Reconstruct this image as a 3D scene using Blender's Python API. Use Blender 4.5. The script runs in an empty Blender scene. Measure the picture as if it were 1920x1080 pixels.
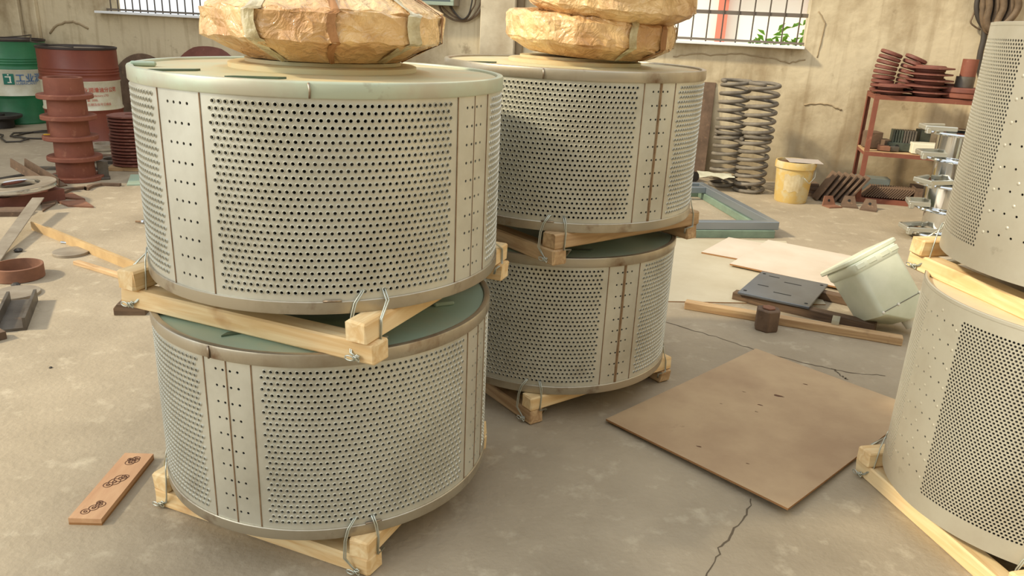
import bpy, bmesh, math, random
from mathutils import Vector, Matrix
random.seed(7)
R_ = math.radians
scene = bpy.context.scene
COL = scene.collection

# ------------------------------------------------------------------ camera
CAM_H, F_PX, PITCH, ROLL = 1.173, 1446.24, R_(19.002), R_(2.7283)
_fw = Vector((0, math.cos(PITCH), -math.sin(PITCH)))
_rt = Vector((1, 0, 0)); _up = _rt.cross(_fw)
_r = math.cos(ROLL) * _rt + math.sin(ROLL) * _up
_u = -math.sin(ROLL) * _rt + math.cos(ROLL) * _up
cam_data = bpy.data.cameras.new('camera')
cam_data.sensor_width = 36.0
cam_data.lens = F_PX / 1920 * 36.0
cam_data.clip_start = 0.02
cam = bpy.data.objects.new('camera', cam_data)
cam.matrix_world = Matrix(((_r.x, _u.x, -_fw.x, 0), (_r.y, _u.y, -_fw.y, 0), (_r.z, _u.z, -_fw.z, CAM_H), (0, 0, 0, 1)))
COL.objects.link(cam)
scene.camera = cam

# ------------------------------------------------------------------ light
world = bpy.data.worlds.new('world'); scene.world = world; world.use_nodes = True
bg = world.node_tree.nodes['Background']
bg.inputs[0].default_value = (0.93, 0.97, 1.0, 1); bg.inputs[1].default_value = 1.22
SUN_AZ, SUN_EL = R_(15), R_(36)
sd = bpy.data.lights.new('sun', 'SUN'); sd.energy = 3.9; sd.angle = R_(4.5); sd.color = (1.0, 0.86, 0.61)
sun = bpy.data.objects.new('sun', sd); COL.objects.link(sun)
_sdir = Vector((math.cos(SUN_AZ) * math.cos(SUN_EL), math.sin(SUN_AZ) * math.cos(SUN_EL), -math.sin(SUN_EL)))
sun.rotation_euler = _sdir.to_track_quat('-Z', 'Y').to_euler()
ad_ = bpy.data.lights.new('left_daylight_lamp', 'AREA'); ad_.shape = 'RECTANGLE'; ad_.size = 4.2; ad_.size_y = 2.6; ad_.energy = 150; ad_.color = (0.95, 1.0, 0.97)
door = bpy.data.objects.new('left_daylight_lamp', ad_); COL.objects.link(door); door.location = (-5.6, -1.8, 3.1)   # area lamp added for soft daylight from the left, its doorway unseen
door.rotation_euler = (Vector((-.3, 1.9, .4)) - Vector((-5.6, -1.8, 3.1))).to_track_quat('-Z', 'Y').to_euler()
scene.view_settings.view_transform = 'Standard'
scene.view_settings.look = 'None'
scene.view_settings.gamma = 1
scene.view_settings.exposure = 0.0
scene.view_settings.use_curve_mapping = False
scene.cycles.max_bounces = 6
scene.cycles.sample_clamp_indirect = 6

# ------------------------------------------------------------------ helpers
def G(px, py, z=0.0):
    """ground point (at height z) under a sight line"""
    d = _fw + _r * ((px - 960) / F_PX) - _u * ((py - 540) / F_PX)
    t = (z - CAM_H) / d.z
    return Vector((0, 0, CAM_H)) + d * t

WK = -0.25
W0 = Vector((2.5, 6.40, 0))
WT = Vector((1, WK, 0)).normalized()          # along the far wall, to the right
WN = Vector((WK, -1, 0)).normalized()         # out of the wall into the room
WROT = math.atan2(WT.y, WT.x)
def WP(px, py, off=0.0):
    """point on the far wall (off metres in front of it)"""
    d = _fw + _r * ((px - 960) / F_PX) - _u * ((py - 540) / F_PX)
    o = Vector((0, 0, CAM_H)); p0 = W0 + WN * off
    t = (p0 - o).dot(WN) / d.dot(WN)
    return o + d * t
def WS(p):
    return (p - W0).dot(WT)
def W(s, off, z):
    v = W0 + WT * s + WN * off
    return Vector((v.x, v.y, z))

class MB:
    def __init__(self): self.v = []; self.f = []; self.m = []
    def add(self, vs, fs, M=None, mi=0):
        o = len(self.v)
        for p in vs:
            p = Vector(p); self.v.append(M @ p if M is not None else p)
        for f in fs: self.f.append([i + o for i in f]); self.m.append(mi)
        return self
    def box(self, c, s, M=None, mi=0):
        x, y, z = (k / 2 for k in s); cx, cy, cz = c
        vs = [(cx + a * x, cy + b * y, cz + d * z) for a in (-1, 1) for b in (-1, 1) for d in (-1, 1)]
        return self.add(vs, [(0, 1, 3, 2), (4, 6, 7, 5), (0, 4, 5, 1), (2, 3, 7, 6), (0, 2, 6, 4), (1, 5, 7, 3)], M, mi)
    def lathe(self, prof, seg=32, M=None, closed=False, mi=0, wob=None):
        vs = []; fs = []; n = len(prof)
        for i in range(seg):
            a = 2 * math.pi * i / seg; c, s = math.cos(a), math.sin(a)
            for j, (r, z) in enumerate(prof):
                k = wob(a, j) if wob else 1
                vs.append((r * k * c, r * k * s, z))
        m = n if closed else n - 1
        for i in range(seg):
            i2 = (i + 1) % seg
            for j in range(m):
                j2 = (j + 1) % n
                fs.append((i * n + j, i2 * n + j, i2 * n + j2, i * n + j2))
        return self.add(vs, fs, M, mi)
    def tube(self, pts, r, seg=8, M=None, cyc=False, mi=0):
        pts = [Vector(p) for p in pts]; n = len(pts); vs = []; fs = []
        ref = Vector((0, 0, 1))
        for i, p in enumerate(pts):
            a = pts[(i - 1) % n] if (cyc or i > 0) else p
            b = pts[(i + 1) % n] if (cyc or i < n - 1) else p
            t = (b - a).normalized()
            u = t.cross(ref)
            if u.length < 1e-3: u = t.cross(Vector((1, 0, 0)))
            u.normalize(); w = u.cross(t); ref = w
            for k in range(seg):
                q = 2 * math.pi * k / seg
                vs.append(p + (u * math.cos(q) + w * math.sin(q)) * r)
        for i in range(n if cyc else n - 1):
            i2 = (i + 1) % n
            for k in range(seg):
                k2 = (k + 1) % seg
                fs.append((i * seg + k, i * seg + k2, i2 * seg + k2, i2 * seg + k))
        if not cyc:
            fs.append(tuple(range(seg))[::-1]); fs.append(tuple((n - 1) * seg + k for k in range(seg)))
        return self.add(vs, fs, M, mi)
    def prism(self, poly, z0, z1, M=None, mi=0):
        n = len(poly)
        vs = [(x, y, z0) for x, y in poly] + [(x, y, z1) for x, y in poly]
        fs = [tuple(range(n))[::-1], tuple(range(n, 2 * n))] + [(i, (i + 1) % n, n + (i + 1) % n, n + i) for i in range(n)]
        return self.add(vs, fs, M, mi)
    def mesh(self, name, mats, smooth=False, bevel=0, bseg=1, flip_fix=True):
        me = bpy.data.meshes.new(name)
        me.from_pydata([tuple(p) for p in self.v], [], self.f)
        if not isinstance(mats, (list, tuple)): mats = [mats]
        for m in mats: me.materials.append(m)
        if len(mats) > 1: me.polygons.foreach_set('material_index', self.m)
        if bevel or flip_fix:
            bm = bmesh.new(); bm.from_mesh(me)
            if flip_fix: bmesh.ops.recalc_face_normals(bm, faces=bm.faces)
            if bevel:
                bmesh.ops.bevel(bm, geom=[e for e in bm.edges if len(e.link_faces) == 2 and e.calc_face_angle(0) > 0.5], offset=bevel, segments=bseg, affect='EDGES', clamp_overlap=True)
            bm.to_mesh(me); bm.free()
        if smooth:
            me.polygons.foreach_set('use_smooth', [True] * len(me.polygons))
            if smooth is not True: me.set_sharp_from_angle(angle=R_(smooth))
        me.update()
        return me
    def build(self, name, mats, parent=None, smooth=False, bevel=0, loc=None, rot=None, **kw):
        return obj(name, self.mesh(name, mats, smooth, bevel, **kw), parent, loc, rot)

def obj(name, me, parent=None, loc=None, rot=None):
    o = bpy.data.objects.new(name, me); COL.objects.link(o)
    if parent is not None: o.parent = parent
    if loc is not None: o.location = loc
    if rot is not None: o.rotation_euler = rot
    return o
def tag(o, label, cat, group=None):
    o['label'] = label; o['category'] = cat
    if group: o['group'] = group
    return o
def struct(o):
    o['kind'] = 'structure'; return o
def thing(name, label, cat, loc=(0, 0, 0), rot=(0, 0, 0), group=None):
    o = bpy.data.objects.new(name, None); COL.objects.link(o)
    o.empty_display_size = 0.05
    o.location = loc; o.rotation_euler = rot if isinstance(rot, (tuple, list)) else (0, 0, rot)
    return tag(o, label, cat, group)
def copy_thing(root, label, loc, rot=None, group=None):
    r = root.copy(); COL.objects.link(r); r.location = loc
    if rot is not None: r.rotation_euler = rot
    r['label'] = label
    if group: r['group'] = group
    for ch in root.children:
        c = ch.copy(); COL.objects.link(c); c.parent = r
        for g in ch.children:
            d = g.copy(); COL.objects.link(d); d.parent = c
    return r
def Rz(a): return Matrix.Rotation(a, 4, 'Z')
def Rx(a): return Matrix.Rotation(a, 4, 'X')
def Ry(a): return Matrix.Rotation(a, 4, 'Y')
def T(*p): return Matrix.Translation(Vector(p))

# ------------------------------------------------------------------ materials
def srgb(r, g, b):
    f = lambda c: (c / 255 / 12.92) if c / 255 <= 0.04045 else ((c / 255 + 0.055) / 1.055) ** 2.4
    return (f(r), f(g), f(b), 1)
def mat(name, c, rough=0.6, metal=0.0, c2=None, nscale=6, ndet=6, lo=0.35, hi=0.7, c3=None, n3=25, lo3=0.55, hi3=0.7,
        bump=0.0, bscale=40, coat=0.0, stretch=None, rough2=None, spec=0.5, transm=0.0):
    m = bpy.data.materials.new(name); m.use_nodes = True
    nt = m.node_tree; N = nt.nodes; L = nt.links
    b = N['Principled BSDF']
    b.inputs['Base Color'].default_value = c; b.inputs['Roughness'].default_value = rough
    b.inputs['Metallic'].default_value = metal; b.inputs['Coat Weight'].default_value = coat
    b.inputs['Specular IOR Level'].default_value = spec
    if transm: b.inputs['Transmission Weight'].default_value = transm
    tc = N.new('ShaderNodeTexCoord'); src = tc.outputs['Object']
    if stretch:
        mp = N.new('ShaderNodeMapping'); mp.inputs['Scale'].default_value = stretch
        L.new(src, mp.inputs['Vector']); src = mp.outputs['Vector']
    colout = None
    def layer(base, cc, sc, lo_, hi_, det):
        n = N.new('ShaderNodeTexNoise'); n.inputs['Scale'].default_value = sc; n.inputs['Detail'].default_value = det
        n.inputs['Roughness'].default_value = 0.62
        L.new(src, n.inputs['Vector'])
        r = N.new('ShaderNodeMapRange'); r.inputs['From Min'].default_value = lo_; r.inputs['From Max'].default_value = hi_
        L.new(n.outputs['Fac'], r.inputs['Value'])
        mx = N.new('ShaderNodeMix'); mx.data_type = 'RGBA'
        if base is None: mx.inputs['A'].default_value = c
        else: L.new(base, mx.inputs['A'])
        mx.inputs['B'].default_value = cc
        L.new(r.outputs['Result'], mx.inputs['Factor'])
        return mx.outputs['Result'], r.outputs['Result']
    fac = None
    if c2 is not None: colout, fac = layer(None, c2, nscale, lo, hi, ndet)
    if c3 is not None: colout, _ = layer(colout, c3, n3, lo3, hi3, 5)
    if colout is not None: L.new(colout, b.inputs['Base Color'])
    if rough2 is not None and fac is not None:
        rr = N.new('ShaderNodeMapRange'); rr.inputs['To Min'].default_value = rough; rr.inputs['To Max'].default_value = rough2
        L.new(fac, rr.inputs['Value']); L.new(rr.outputs['Result'], b.inputs['Roughness'])
    if bump:
        n = N.new('ShaderNodeTexNoise'); n.inputs['Scale'].default_value = bscale; n.inputs['Detail'].default_value = 6
        L.new(src, n.inputs['Vector'])
        bp = N.new('ShaderNodeBump'); bp.inputs['Strength'].default_value = bump; bp.inputs['Distance'].default_value = 0.01
        L.new(n.outputs['Fac'], bp.inputs['Height']); L.new(bp.outputs['Normal'], b.inputs['Normal'])
    return m

def wood_mat(name, c, c2, knot=None):
    """grain runs along local X"""
    m = bpy.data.materials.new(name); m.use_nodes = True
    nt = m.node_tree; N = nt.nodes; L = nt.links; b = N['Principled BSDF']; b.inputs['Roughness'].default_value = 0.75
    tc = N.new('ShaderNodeTexCoord'); mp = N.new('ShaderNodeMapping'); mp.inputs['Scale'].default_value = (2.2, 26, 26)
    oi = N.new('ShaderNodeObjectInfo')
    ad = N.new('ShaderNodeVectorMath'); ad.operation = 'ADD'
    sc = N.new('ShaderNodeVectorMath'); sc.operation = 'SCALE'; sc.inputs['Scale'].default_value = 7.0
    cx = N.new('ShaderNodeCombineXYZ')
    for k in range(3): L.new(oi.outputs['Random'], cx.inputs[k])
    L.new(cx.outputs[0], sc.inputs[0]); L.new(tc.outputs['Object'], ad.inputs[0]); L.new(sc.outputs[0], ad.inputs[1])
    L.new(ad.outputs[0], mp.inputs['Vector'])
    n = N.new('ShaderNodeTexNoise'); n.inputs['Scale'].default_value = 1.6; n.inputs['Detail'].default_value = 5; n.inputs['Distortion'].default_value = 1.2
    L.new(mp.outputs[0], n.inputs['Vector'])
    rp = N.new('ShaderNodeValToRGB'); rp.color_ramp.elements[0].position = 0.35; rp.color_ramp.elements[1].position = 0.68
    rp.color_ramp.elements[0].color = c2; rp.color_ramp.elements[1].color = c
    L.new(n.outputs['Fac'], rp.inputs[0])
    n2 = N.new('ShaderNodeTexNoise'); n2.inputs['Scale'].default_value = 9; n2.inputs['Detail'].default_value = 3
    L.new(ad.outputs[0], n2.inputs['Vector'])
    r2 = N.new('ShaderNodeMapRange'); r2.inputs['From Min'].default_value = 0.62; r2.inputs['From Max'].default_value = 0.78
    L.new(n2.outputs['Fac'], r2.inputs['Value'])
    mx = N.new('ShaderNodeMix'); mx.data_type = 'RGBA'; mx.inputs['B'].default_value = knot or tuple(k * 0.45 for k in c2[:3]) + (1,)
    L.new(r2.outputs[0], mx.inputs['Factor']); L.new(rp.outputs[0], mx.inputs['A']); L.new(mx.outputs['Result'], b.inputs['Base Color'])
    bp = N.new('ShaderNodeBump'); bp.inputs['Strength'].default_value = 0.25; bp.inputs['Distance'].default_value = 0.004
    L.new(n.outputs['Fac'], bp.inputs['Height']); L.new(bp.outputs[0], b.inputs['Normal'])
    return m

M = {}
M['floor'] = mat('concrete', srgb(172, 158, 135), 0.8, 0, srgb(142, 129, 108), 2.0, 10, 0.32, 0.72, srgb(202, 190, 166), 11, 0.56, 0.9, bump=0.3, bscale=60)
M['crack'] = mat('crack_dirt', srgb(92, 80, 64), 0.95)
M['plaster'] = mat('plaster', srgb(206, 192, 162), 0.9, 0, srgb(164, 146, 116), 1.5, 10, 0.45, 0.62, srgb(120, 102, 76), 4, 0.62, 0.76, bump=0.6, bscale=12)
M['plaster_grey'] = mat('grey_plaster', srgb(205, 195, 172), 0.9, 0, srgb(172, 158, 134), 2, 8, 0.42, 0.66, srgb(120, 106, 86), 8, 0.66, 0.8, bump=0.4, bscale=14)
M['plaster_dark'] = mat('dark_plaster', srgb(150, 132, 104), 0.9, 0, srgb(115, 98, 76), 2, 8, 0.42, 0.66, bump=0.4, bscale=14)  # darker plaster tone for the narrow upright strip
M['plaster_ridge'] = mat('ridge_plaster', srgb(170, 152, 122), 0.9, 0, srgb(150, 132, 104), 5, 6)
M['steel'] = mat('brushed_stainless', srgb(210, 209, 196), 0.4, 0.5, srgb(188, 185, 170), 5, 6, 0.4, 0.68, srgb(140, 122, 98), 3.2, 0.66, 0.9, bump=0.04, bscale=8, rough2=0.46)
M['steel_warm'] = mat('dull_stainless', srgb(198, 194, 178), 0.42, 0.52, srgb(180, 172, 154), 4, 6, 0.4, 0.68, srgb(120, 104, 84), 9, 0.68, 0.85, rough2=0.5)
M['band'] = mat('band_steel', srgb(184, 176, 158), 0.33, 0.7, srgb(158, 144, 122), 6, 6, 0.45, 0.72, srgb(116, 86, 62), 7, 0.58, 0.74, rough2=0.5)
M['band_green'] = mat('painted_band', srgb(192, 202, 180), 0.4, 0.3, srgb(186, 182, 162), 5, 6, 0.42, 0.6, srgb(120, 92, 66), 8, 0.66, 0.8)
M['weld'] = mat('weld_burn', srgb(150, 124, 94), 0.55, 0.3, srgb(118, 88, 62), 30, 4)
M['weld_pale'] = mat('weld_bead', srgb(190, 178, 160), 0.35, 0.8, srgb(120, 92, 66), 30, 4)
M['green'] = mat('pale_green_paint', srgb(158, 180, 160), 0.42, 0, srgb(176, 176, 148), 5, 6, 0.45, 0.75, srgb(92, 108, 92), 14, 0.7, 0.85, coat=0.15)
M['green_dust_sun'] = mat('dusty_sunlit_green_paint', srgb(192, 188, 154), 0.6, 0, srgb(206, 178, 132), 4, 6, 0.4, 0.68, srgb(130, 150, 128), 3, 0.62, 0.75)  # dust and yellow sunlight both put into this top plate colour
M['slot'] = mat('green_recess', srgb(86, 104, 84), 0.5)
M['cream'] = mat('cream_cover', srgb(222, 208, 180), 0.5, 0, srgb(205, 186, 156), 6, 5)
M['hole_shade'] = mat('hole_shade_dark', srgb(52, 50, 46), 0.7)  # darkness inside the drums put into a colour
M['pine'] = wood_mat('pine', srgb(238, 214, 168), srgb(220, 184, 130), srgb(186, 138, 88))
M['pine_old'] = wood_mat('aged_pine', srgb(204, 174, 132), srgb(168, 134, 96))
M['pine_dark'] = wood_mat('dark_wood', srgb(118, 94, 72), srgb(82, 64, 48))
M['ply'] = mat('plywood_face', srgb(184, 158, 124), 0.65, 0, srgb(160, 132, 102), 2.2, 7, 0.4, 0.68, srgb(110, 84, 64), 7, 0.68, 0.82)
M['ply_edge'] = mat('plywood_edge', srgb(150, 108, 66), 0.8)
M['ply_pale'] = mat('pale_sheet', srgb(214, 202, 186), 0.55, 0, srgb(200, 184, 164), 3, 6)
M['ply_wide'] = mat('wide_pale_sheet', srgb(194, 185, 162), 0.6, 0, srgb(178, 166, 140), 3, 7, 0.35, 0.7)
M['board'] = mat('pink_board', srgb(200, 160, 122), 0.7, 0, srgb(184, 140, 104), 5, 6, stretch=(1, 6, 6))
M['burn'] = mat('burn_mark', srgb(92, 58, 38), 0.8)
M['wire'] = mat('galvanised_wire', srgb(196, 200, 190), 0.35, 0.8)
M['oxide'] = mat('red_oxide', srgb(132, 78, 60), 0.7, 0, srgb(118, 66, 50), 7, 6, 0.4, 0.7, srgb(160, 112, 88), 18, 0.6, 0.8)
M['oxide_dark'] = mat('dark_red_oxide', srgb(122, 72, 60), 0.6, 0, srgb(102, 58, 48), 7, 6, 0.4, 0.7, srgb(146, 102, 90), 18, 0.6, 0.8)
M['barrel_red'] = mat('barrel_red', srgb(124, 62, 46), 0.45, 0, srgb(108, 52, 40), 5, 6)
M['barrel_green'] = mat('barrel_green', srgb(44, 120, 78), 0.4, 0, srgb(34, 96, 62), 4, 6)
M['barrel_white'] = mat('barrel_white', srgb(214, 212, 194), 0.45, 0, srgb(186, 180, 152), 6, 6)
M['rim_dark'] = mat('rim_dark', srgb(62, 54, 52), 0.5, 0.3)
M['ink_red'] = mat('ink_red', srgb(186, 78, 60), 0.6)
M['ink_green'] = mat('ink_green', srgb(28, 112, 96), 0.6)
M['ink_blue'] = mat('ink_blue', srgb(70, 112, 160), 0.6)
M['ink_white'] = mat('ink_white', srgb(225, 225, 210), 0.6)
M['rust'] = mat('rust', srgb(116, 94, 76), 0.8, 0.1, srgb(88, 70, 56), 9, 6, 0.4, 0.68, srgb(148, 118, 92), 20, 0.6, 0.78)
M['rust_red'] = mat('rust_red', srgb(142, 98, 74), 0.8, 0.0, srgb(112, 76, 58), 9, 6)
M['iron'] = mat('mill_iron', srgb(112, 106, 98), 0.5, 0.5, srgb(84, 76, 68), 8, 6, 0.4, 0.7, srgb(136, 112, 90), 14, 0.62, 0.8)
M['iron_dark'] = mat('dark_iron', srgb(70, 66, 62), 0.55, 0.3, srgb(52, 48, 46), 8, 6)
M['shiny'] = mat('machined_steel', srgb(205, 208, 212), 0.16, 1.0)
M['dusty_steel'] = mat('dusty_steel', srgb(168, 158, 142), 0.5, 0.4, srgb(140, 128, 112), 9, 6)
M['sunlit_steel'] = mat('sunlit_tan_steel', srgb(196, 166, 118), 0.7, 0, srgb(170, 140, 98), 9, 6)  # golden tan puts the sunlight on the long bar into its colour
M['heat'] = mat('heat_stain', srgb(176, 160, 134), 0.45, 0.5, srgb(136, 108, 80), 22, 6, 0.4, 0.65)
M['chrome'] = mat('chrome', srgb(222, 224, 224), 0.09, 1.0)
M['cast_alu'] = mat('cast_aluminium', srgb(196, 196, 186), 0.35, 0.7)
M['spring'] = mat('spring_grey', srgb(126, 118, 106), 0.7, 0.1, srgb(96, 88, 78), 10, 6, 0.4, 0.7)
M['bucket'] = mat('bucket_yellow', srgb(206, 176, 108), 0.55, 0, srgb(204, 190, 150), 11, 8, 0.46, 0.6)
M['bucket_in'] = mat('bucket_contents', srgb(104, 76, 54), 0.85)
M['label_worn'] = mat('worn_label', srgb(206, 192, 158), 0.7, 0, srgb(182, 160, 116), 14, 6)
M['sheet_grey'] = mat('grey_sheet', srgb(176, 166, 158), 0.6)
M['frame_green'] = mat('frame_green', srgb(122, 142, 124), 0.45, 0, srgb(100, 118, 104), 8, 6)
M['frame_blue'] = mat('frame_zinc', srgb(134, 142, 148), 0.35, 0.5)
M['tank'] = mat('white_plastic', srgb(222, 226, 204), 0.4, 0, srgb(204, 210, 184), 4, 5, 0.4, 0.7, srgb(128, 128, 104), 9, 0.72, 0.82)
M['tank_pipe'] = mat('white_pipe', srgb(226, 222, 206), 0.4)
M['plate_black'] = mat('painted_plate', srgb(112, 118, 126), 0.28, 0.5, srgb(96, 100, 106), 5, 5)
M['black'] = mat('black_hole', srgb(20, 20, 20), 0.8)
M['cable'] = mat('cable_rubber', srgb(66, 60, 54), 0.6)
M['cable_brown'] = mat('cable_dusty', srgb(120, 100, 78), 0.7, 0, srgb(92, 76, 58), 20, 4)
M['ebox'] = mat('cabinet_grey_green', srgb(150, 164, 146), 0.4)
M['ebox_dark'] = mat('cabinet_panel', srgb(70, 80, 78), 0.25)
M['ebox_side'] = mat('cabinet_side', srgb(152, 142, 126), 0.6)
M['bar'] = mat('window_bar', srgb(110, 100, 90), 0.6, 0.2)
M['sill'] = mat('window_sill', srgb(232, 234, 236), 0.6)
M['glass'] = mat('window_glass', (1, 1, 1, 1), 0.0, 0, transm=1.0, spec=0.3)
M['leaf'] = mat('leaf', srgb(150, 200, 70), 0.6, 0, srgb(110, 170, 50), 9, 4)
M['out_wall'] = mat('outside_render', srgb(248, 246, 240), 0.9)
M['out_red'] = mat('outside_red', srgb(220, 130, 112), 0.9)
M['out_ground'] = mat('outside_ground', srgb(238, 240, 220), 0.9)
M['rag'] = mat('rag', srgb(206, 204, 182), 0.9, 0, srgb(180, 176, 150), 12, 5)
M['yellow'] = mat('yellow_tag', srgb(230, 180, 40), 0.5)
M['ceiling'] = mat('roof_boards', srgb(170, 160, 145), 0.9)
M['white_box'] = mat('white_card', srgb(222, 218, 196), 0.7)
M['grey_case'] = mat('grey_case', srgb(118, 126, 124), 0.5)
M['part_dark'] = mat('dark_parts', srgb(84, 92, 82), 0.5, 0.3, srgb(66, 70, 62), 20, 4)

def paper_mat():
    m = bpy.data.materials.new('kraft_paper_under_film'); m.use_nodes = True
    nt = m.node_tree; N = nt.nodes; L = nt.links; b = N['Principled BSDF']
    tc = N.new('ShaderNodeTexCoord')
    n = N.new('ShaderNodeTexNoise'); n.inputs['Scale'].default_value = 7; n.inputs['Detail'].default_value = 7; n.inputs['Distortion'].default_value = 0.8
    L.new(tc.outputs['Object'], n.inputs['Vector'])
    rp = N.new('ShaderNodeValToRGB'); e = rp.color_ramp.elements
    e[0].position = 0.36; e[0].color = srgb(190, 144, 92); e[1].position = 0.62; e[1].color = srgb(236, 200, 144)
    L.new(n.outputs['Fac'], rp.inputs[0]); L.new(rp.outputs[0], b.inputs['Base Color'])
    v = N.new('ShaderNodeTexVoronoi'); v.inputs['Scale'].default_value = 16; v.feature = 'DISTANCE_TO_EDGE'
    ds = N.new('ShaderNodeMix'); ds.data_type = 'VECTOR'; ds.inputs['Factor'].default_value = 0.12
    L.new(tc.outputs['Object'], ds.inputs['A']); L.new(n.outputs['Color'], ds.inputs['B']); L.new(ds.outputs['Result'], v.inputs['Vector'])
    n2 = N.new('ShaderNodeTexNoise'); n2.inputs['Scale'].default_value = 22; n2.inputs['Detail'].default_value = 4; n2.inputs['Distortion'].default_value = 2
    L.new(tc.outputs['Object'], n2.inputs['Vector'])
    ma = N.new('ShaderNodeMath'); ma.operation = 'ADD'; L.new(v.outputs['Distance'], ma.inputs[0]); L.new(n2.outputs['Fac'], ma.inputs[1])
    bp = N.new('ShaderNodeBump'); bp.inputs['Strength'].default_value = 0.8; bp.inputs['Distance'].default_value = 0.012
    L.new(ma.outputs[0], bp.inputs['Height']); L.new(bp.outputs[0], b.inputs['Normal']); L.new(bp.outputs[0], b.inputs['Coat Normal'])
    b.inputs['Roughness'].default_value = 0.55; b.inputs['Coat Weight'].default_value = 0.75; b.inputs['Coat Roughness'].default_value = 0.12
    return m
M['paper'] = paper_mat()
M['paper_dark'] = mat('bare_kraft', srgb(158, 112, 68), 0.7, 0, srgb(128, 88, 52), 6, 6, bump=0.5, bscale=18)
M['film'] = mat('shiny_film', srgb(206, 196, 160), 0.12, 0, srgb(150, 130, 92), 14, 6, 0.4, 0.65, bump=0.9, bscale=26, coat=0.6)

# ------------------------------------------------------------------ setting
def plaster_wall():
    m = M['plaster']; nt = m.node_tree; N = nt.nodes; L = nt.links; b = N['Principled BSDF']
    old = b.inputs['Base Color'].links[0].from_socket
    tc = N.new('ShaderNodeTexCoord'); sp = N.new('ShaderNodeSeparateXYZ'); L.new(tc.outputs['Object'], sp.inputs[0])
    n = N.new('ShaderNodeTexNoise'); n.inputs['Scale'].default_value = 1.7; n.inputs['Detail'].default_value = 8
    L.new(tc.outputs['Object'], n.inputs['Vector'])
    # splashed dirt along the foot of the wall
    mu = N.new('ShaderNodeMath'); mu.operation = 'MULTIPLY_ADD'; mu.inputs[1].default_value = 1.5; L.new(n.outputs['Fac'], mu.inputs[0]); mu.inputs[2].default_value = -0.28
    su = N.new('ShaderNodeMath'); su.operation = 'SUBTRACT'; L.new(mu.outputs[0], su.inputs[0]); L.new(sp.outputs['Z'], su.inputs[1])
    mr = N.new('ShaderNodeMapRange'); mr.inputs['From Min'].default_value = -0.12; mr.inputs['From Max'].default_value = 0.25; mr.inputs['To Max'].default_value = 0.7
    L.new(su.outputs[0], mr.inputs['Value'])
    mx = N.new('ShaderNodeMix'); mx.data_type = 'RGBA'; mx.inputs['B'].default_value = srgb(140, 124, 98)
    L.new(old, mx.inputs['A']); L.new(mr.outputs[0], mx.inputs['Factor']); 
    # run-off streaks under the windows
    mp = N.new('ShaderNodeMapping'); mp.inputs['Scale'].default_value = (9, 9, 0.7); L.new(tc.outputs['Object'], mp.inputs['Vector'])
    n2 = N.new('ShaderNodeTexNoise'); n2.inputs['Scale'].default_value = 1.5; n2.inputs['Detail'].default_value = 5; L.new(mp.outputs[0], n2.inputs['Vector'])
    m2 = N.new('ShaderNodeMapRange'); m2.inputs['From Min'].default_value = 0.52; m2.inputs['From Max'].default_value = 0.7; m2.inputs['To Max'].default_value = 0.45
    L.new(n2.outputs['Fac'], m2.inputs['Value'])
    mx2 = N.new('ShaderNodeMix'); mx2.data_type = 'RGBA'; mx2.inputs['B'].default_value = srgb(142, 120, 88)
    L.new(mx.outputs['Result'], mx2.inputs['A']); L.new(m2.outputs[0], mx2.inputs['Factor'])
    L.new(mx2.outputs['Result'], b.inputs['Base Color'])
plaster_wall()

fl = MB(); fl.box((-1, 2.0, -0.1), (16, 14.0, 0.2))
floor = struct(fl.build('floor', M['floor']))
def crack(pts, w):
    mb = MB(); n = len(pts); vs = []
    P = [G(*p) for p in pts]; Q = []
    for i in range(n - 1):                       # subdivide with jitter so that the crack wanders
        for k in range(7):
            t = k / 7; q = P[i].lerp(P[i + 1], t); q.x += random.uniform(-.007, .007); q.y += random.uniform(-.007, .007); Q.append(q)
    Q.append(P[-1])
    for i, q in enumerate(Q):
        d = (Q[min(i + 1, len(Q) - 1)] - Q[max(i - 1, 0)]).normalized(); s = Vector((-d.y, d.x, 0))
        ww = w * random.uniform(0.5, 1.3)
        vs += [q + s * ww + Vector((0, 0, .0006)), q - s * ww + Vector((0, 0, .0006))]
    mb.add(vs, [(2 * i, 2 * i + 1, 2 * i + 3, 2 * i + 2) for i in range(len(Q) - 1)])
    return mb.build('crack', M['crack'], floor)
crack([(1244, 602), (1330, 628), (1417, 656), (1520, 684), (1600, 700), (1660, 705)], .003)
crack([(1412, 935), (1385, 985), (1352, 1030), (1325, 1080), (1300, 1120)], .0022)
crack([(1560, 690), (1575, 704), (1590, 712)], .003)

SILL = 1.08
wl = (WS(WP(188, 20)), WS(WP(188, 20)) + 1.55)      # window openings along the wall
wr = (WS(WP(1508, 93)) - 1.55, WS(WP(1508, 93)))
WTOP = 2.4
mb = MB()
MW = Matrix.Translation(W0) @ Rz(WROT)              # wall frame: x along, -y into the room
for s0, s1, z0, z1 in ((-9, 6, -0.1, SILL), (-9, 6, WTOP, 4.2), (-9, wl[0], SILL, WTOP), (wl[1], wr[0], SILL, WTOP), (wr[1], 6, SILL, WTOP)):
    mb.box(((s0 + s1) / 2, 0.14, (z0 + z1) / 2), (s1 - s0, 0.28, z1 - z0))
wall = struct(mb.build('wall_far', M['plaster'])); wall.matrix_world = MW
def onwall(mb, name, m, parent=None, **kw):
    o = mb.build(name, m, parent, **kw)
    if parent is None: o.matrix_world = MW
    return o
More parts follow.
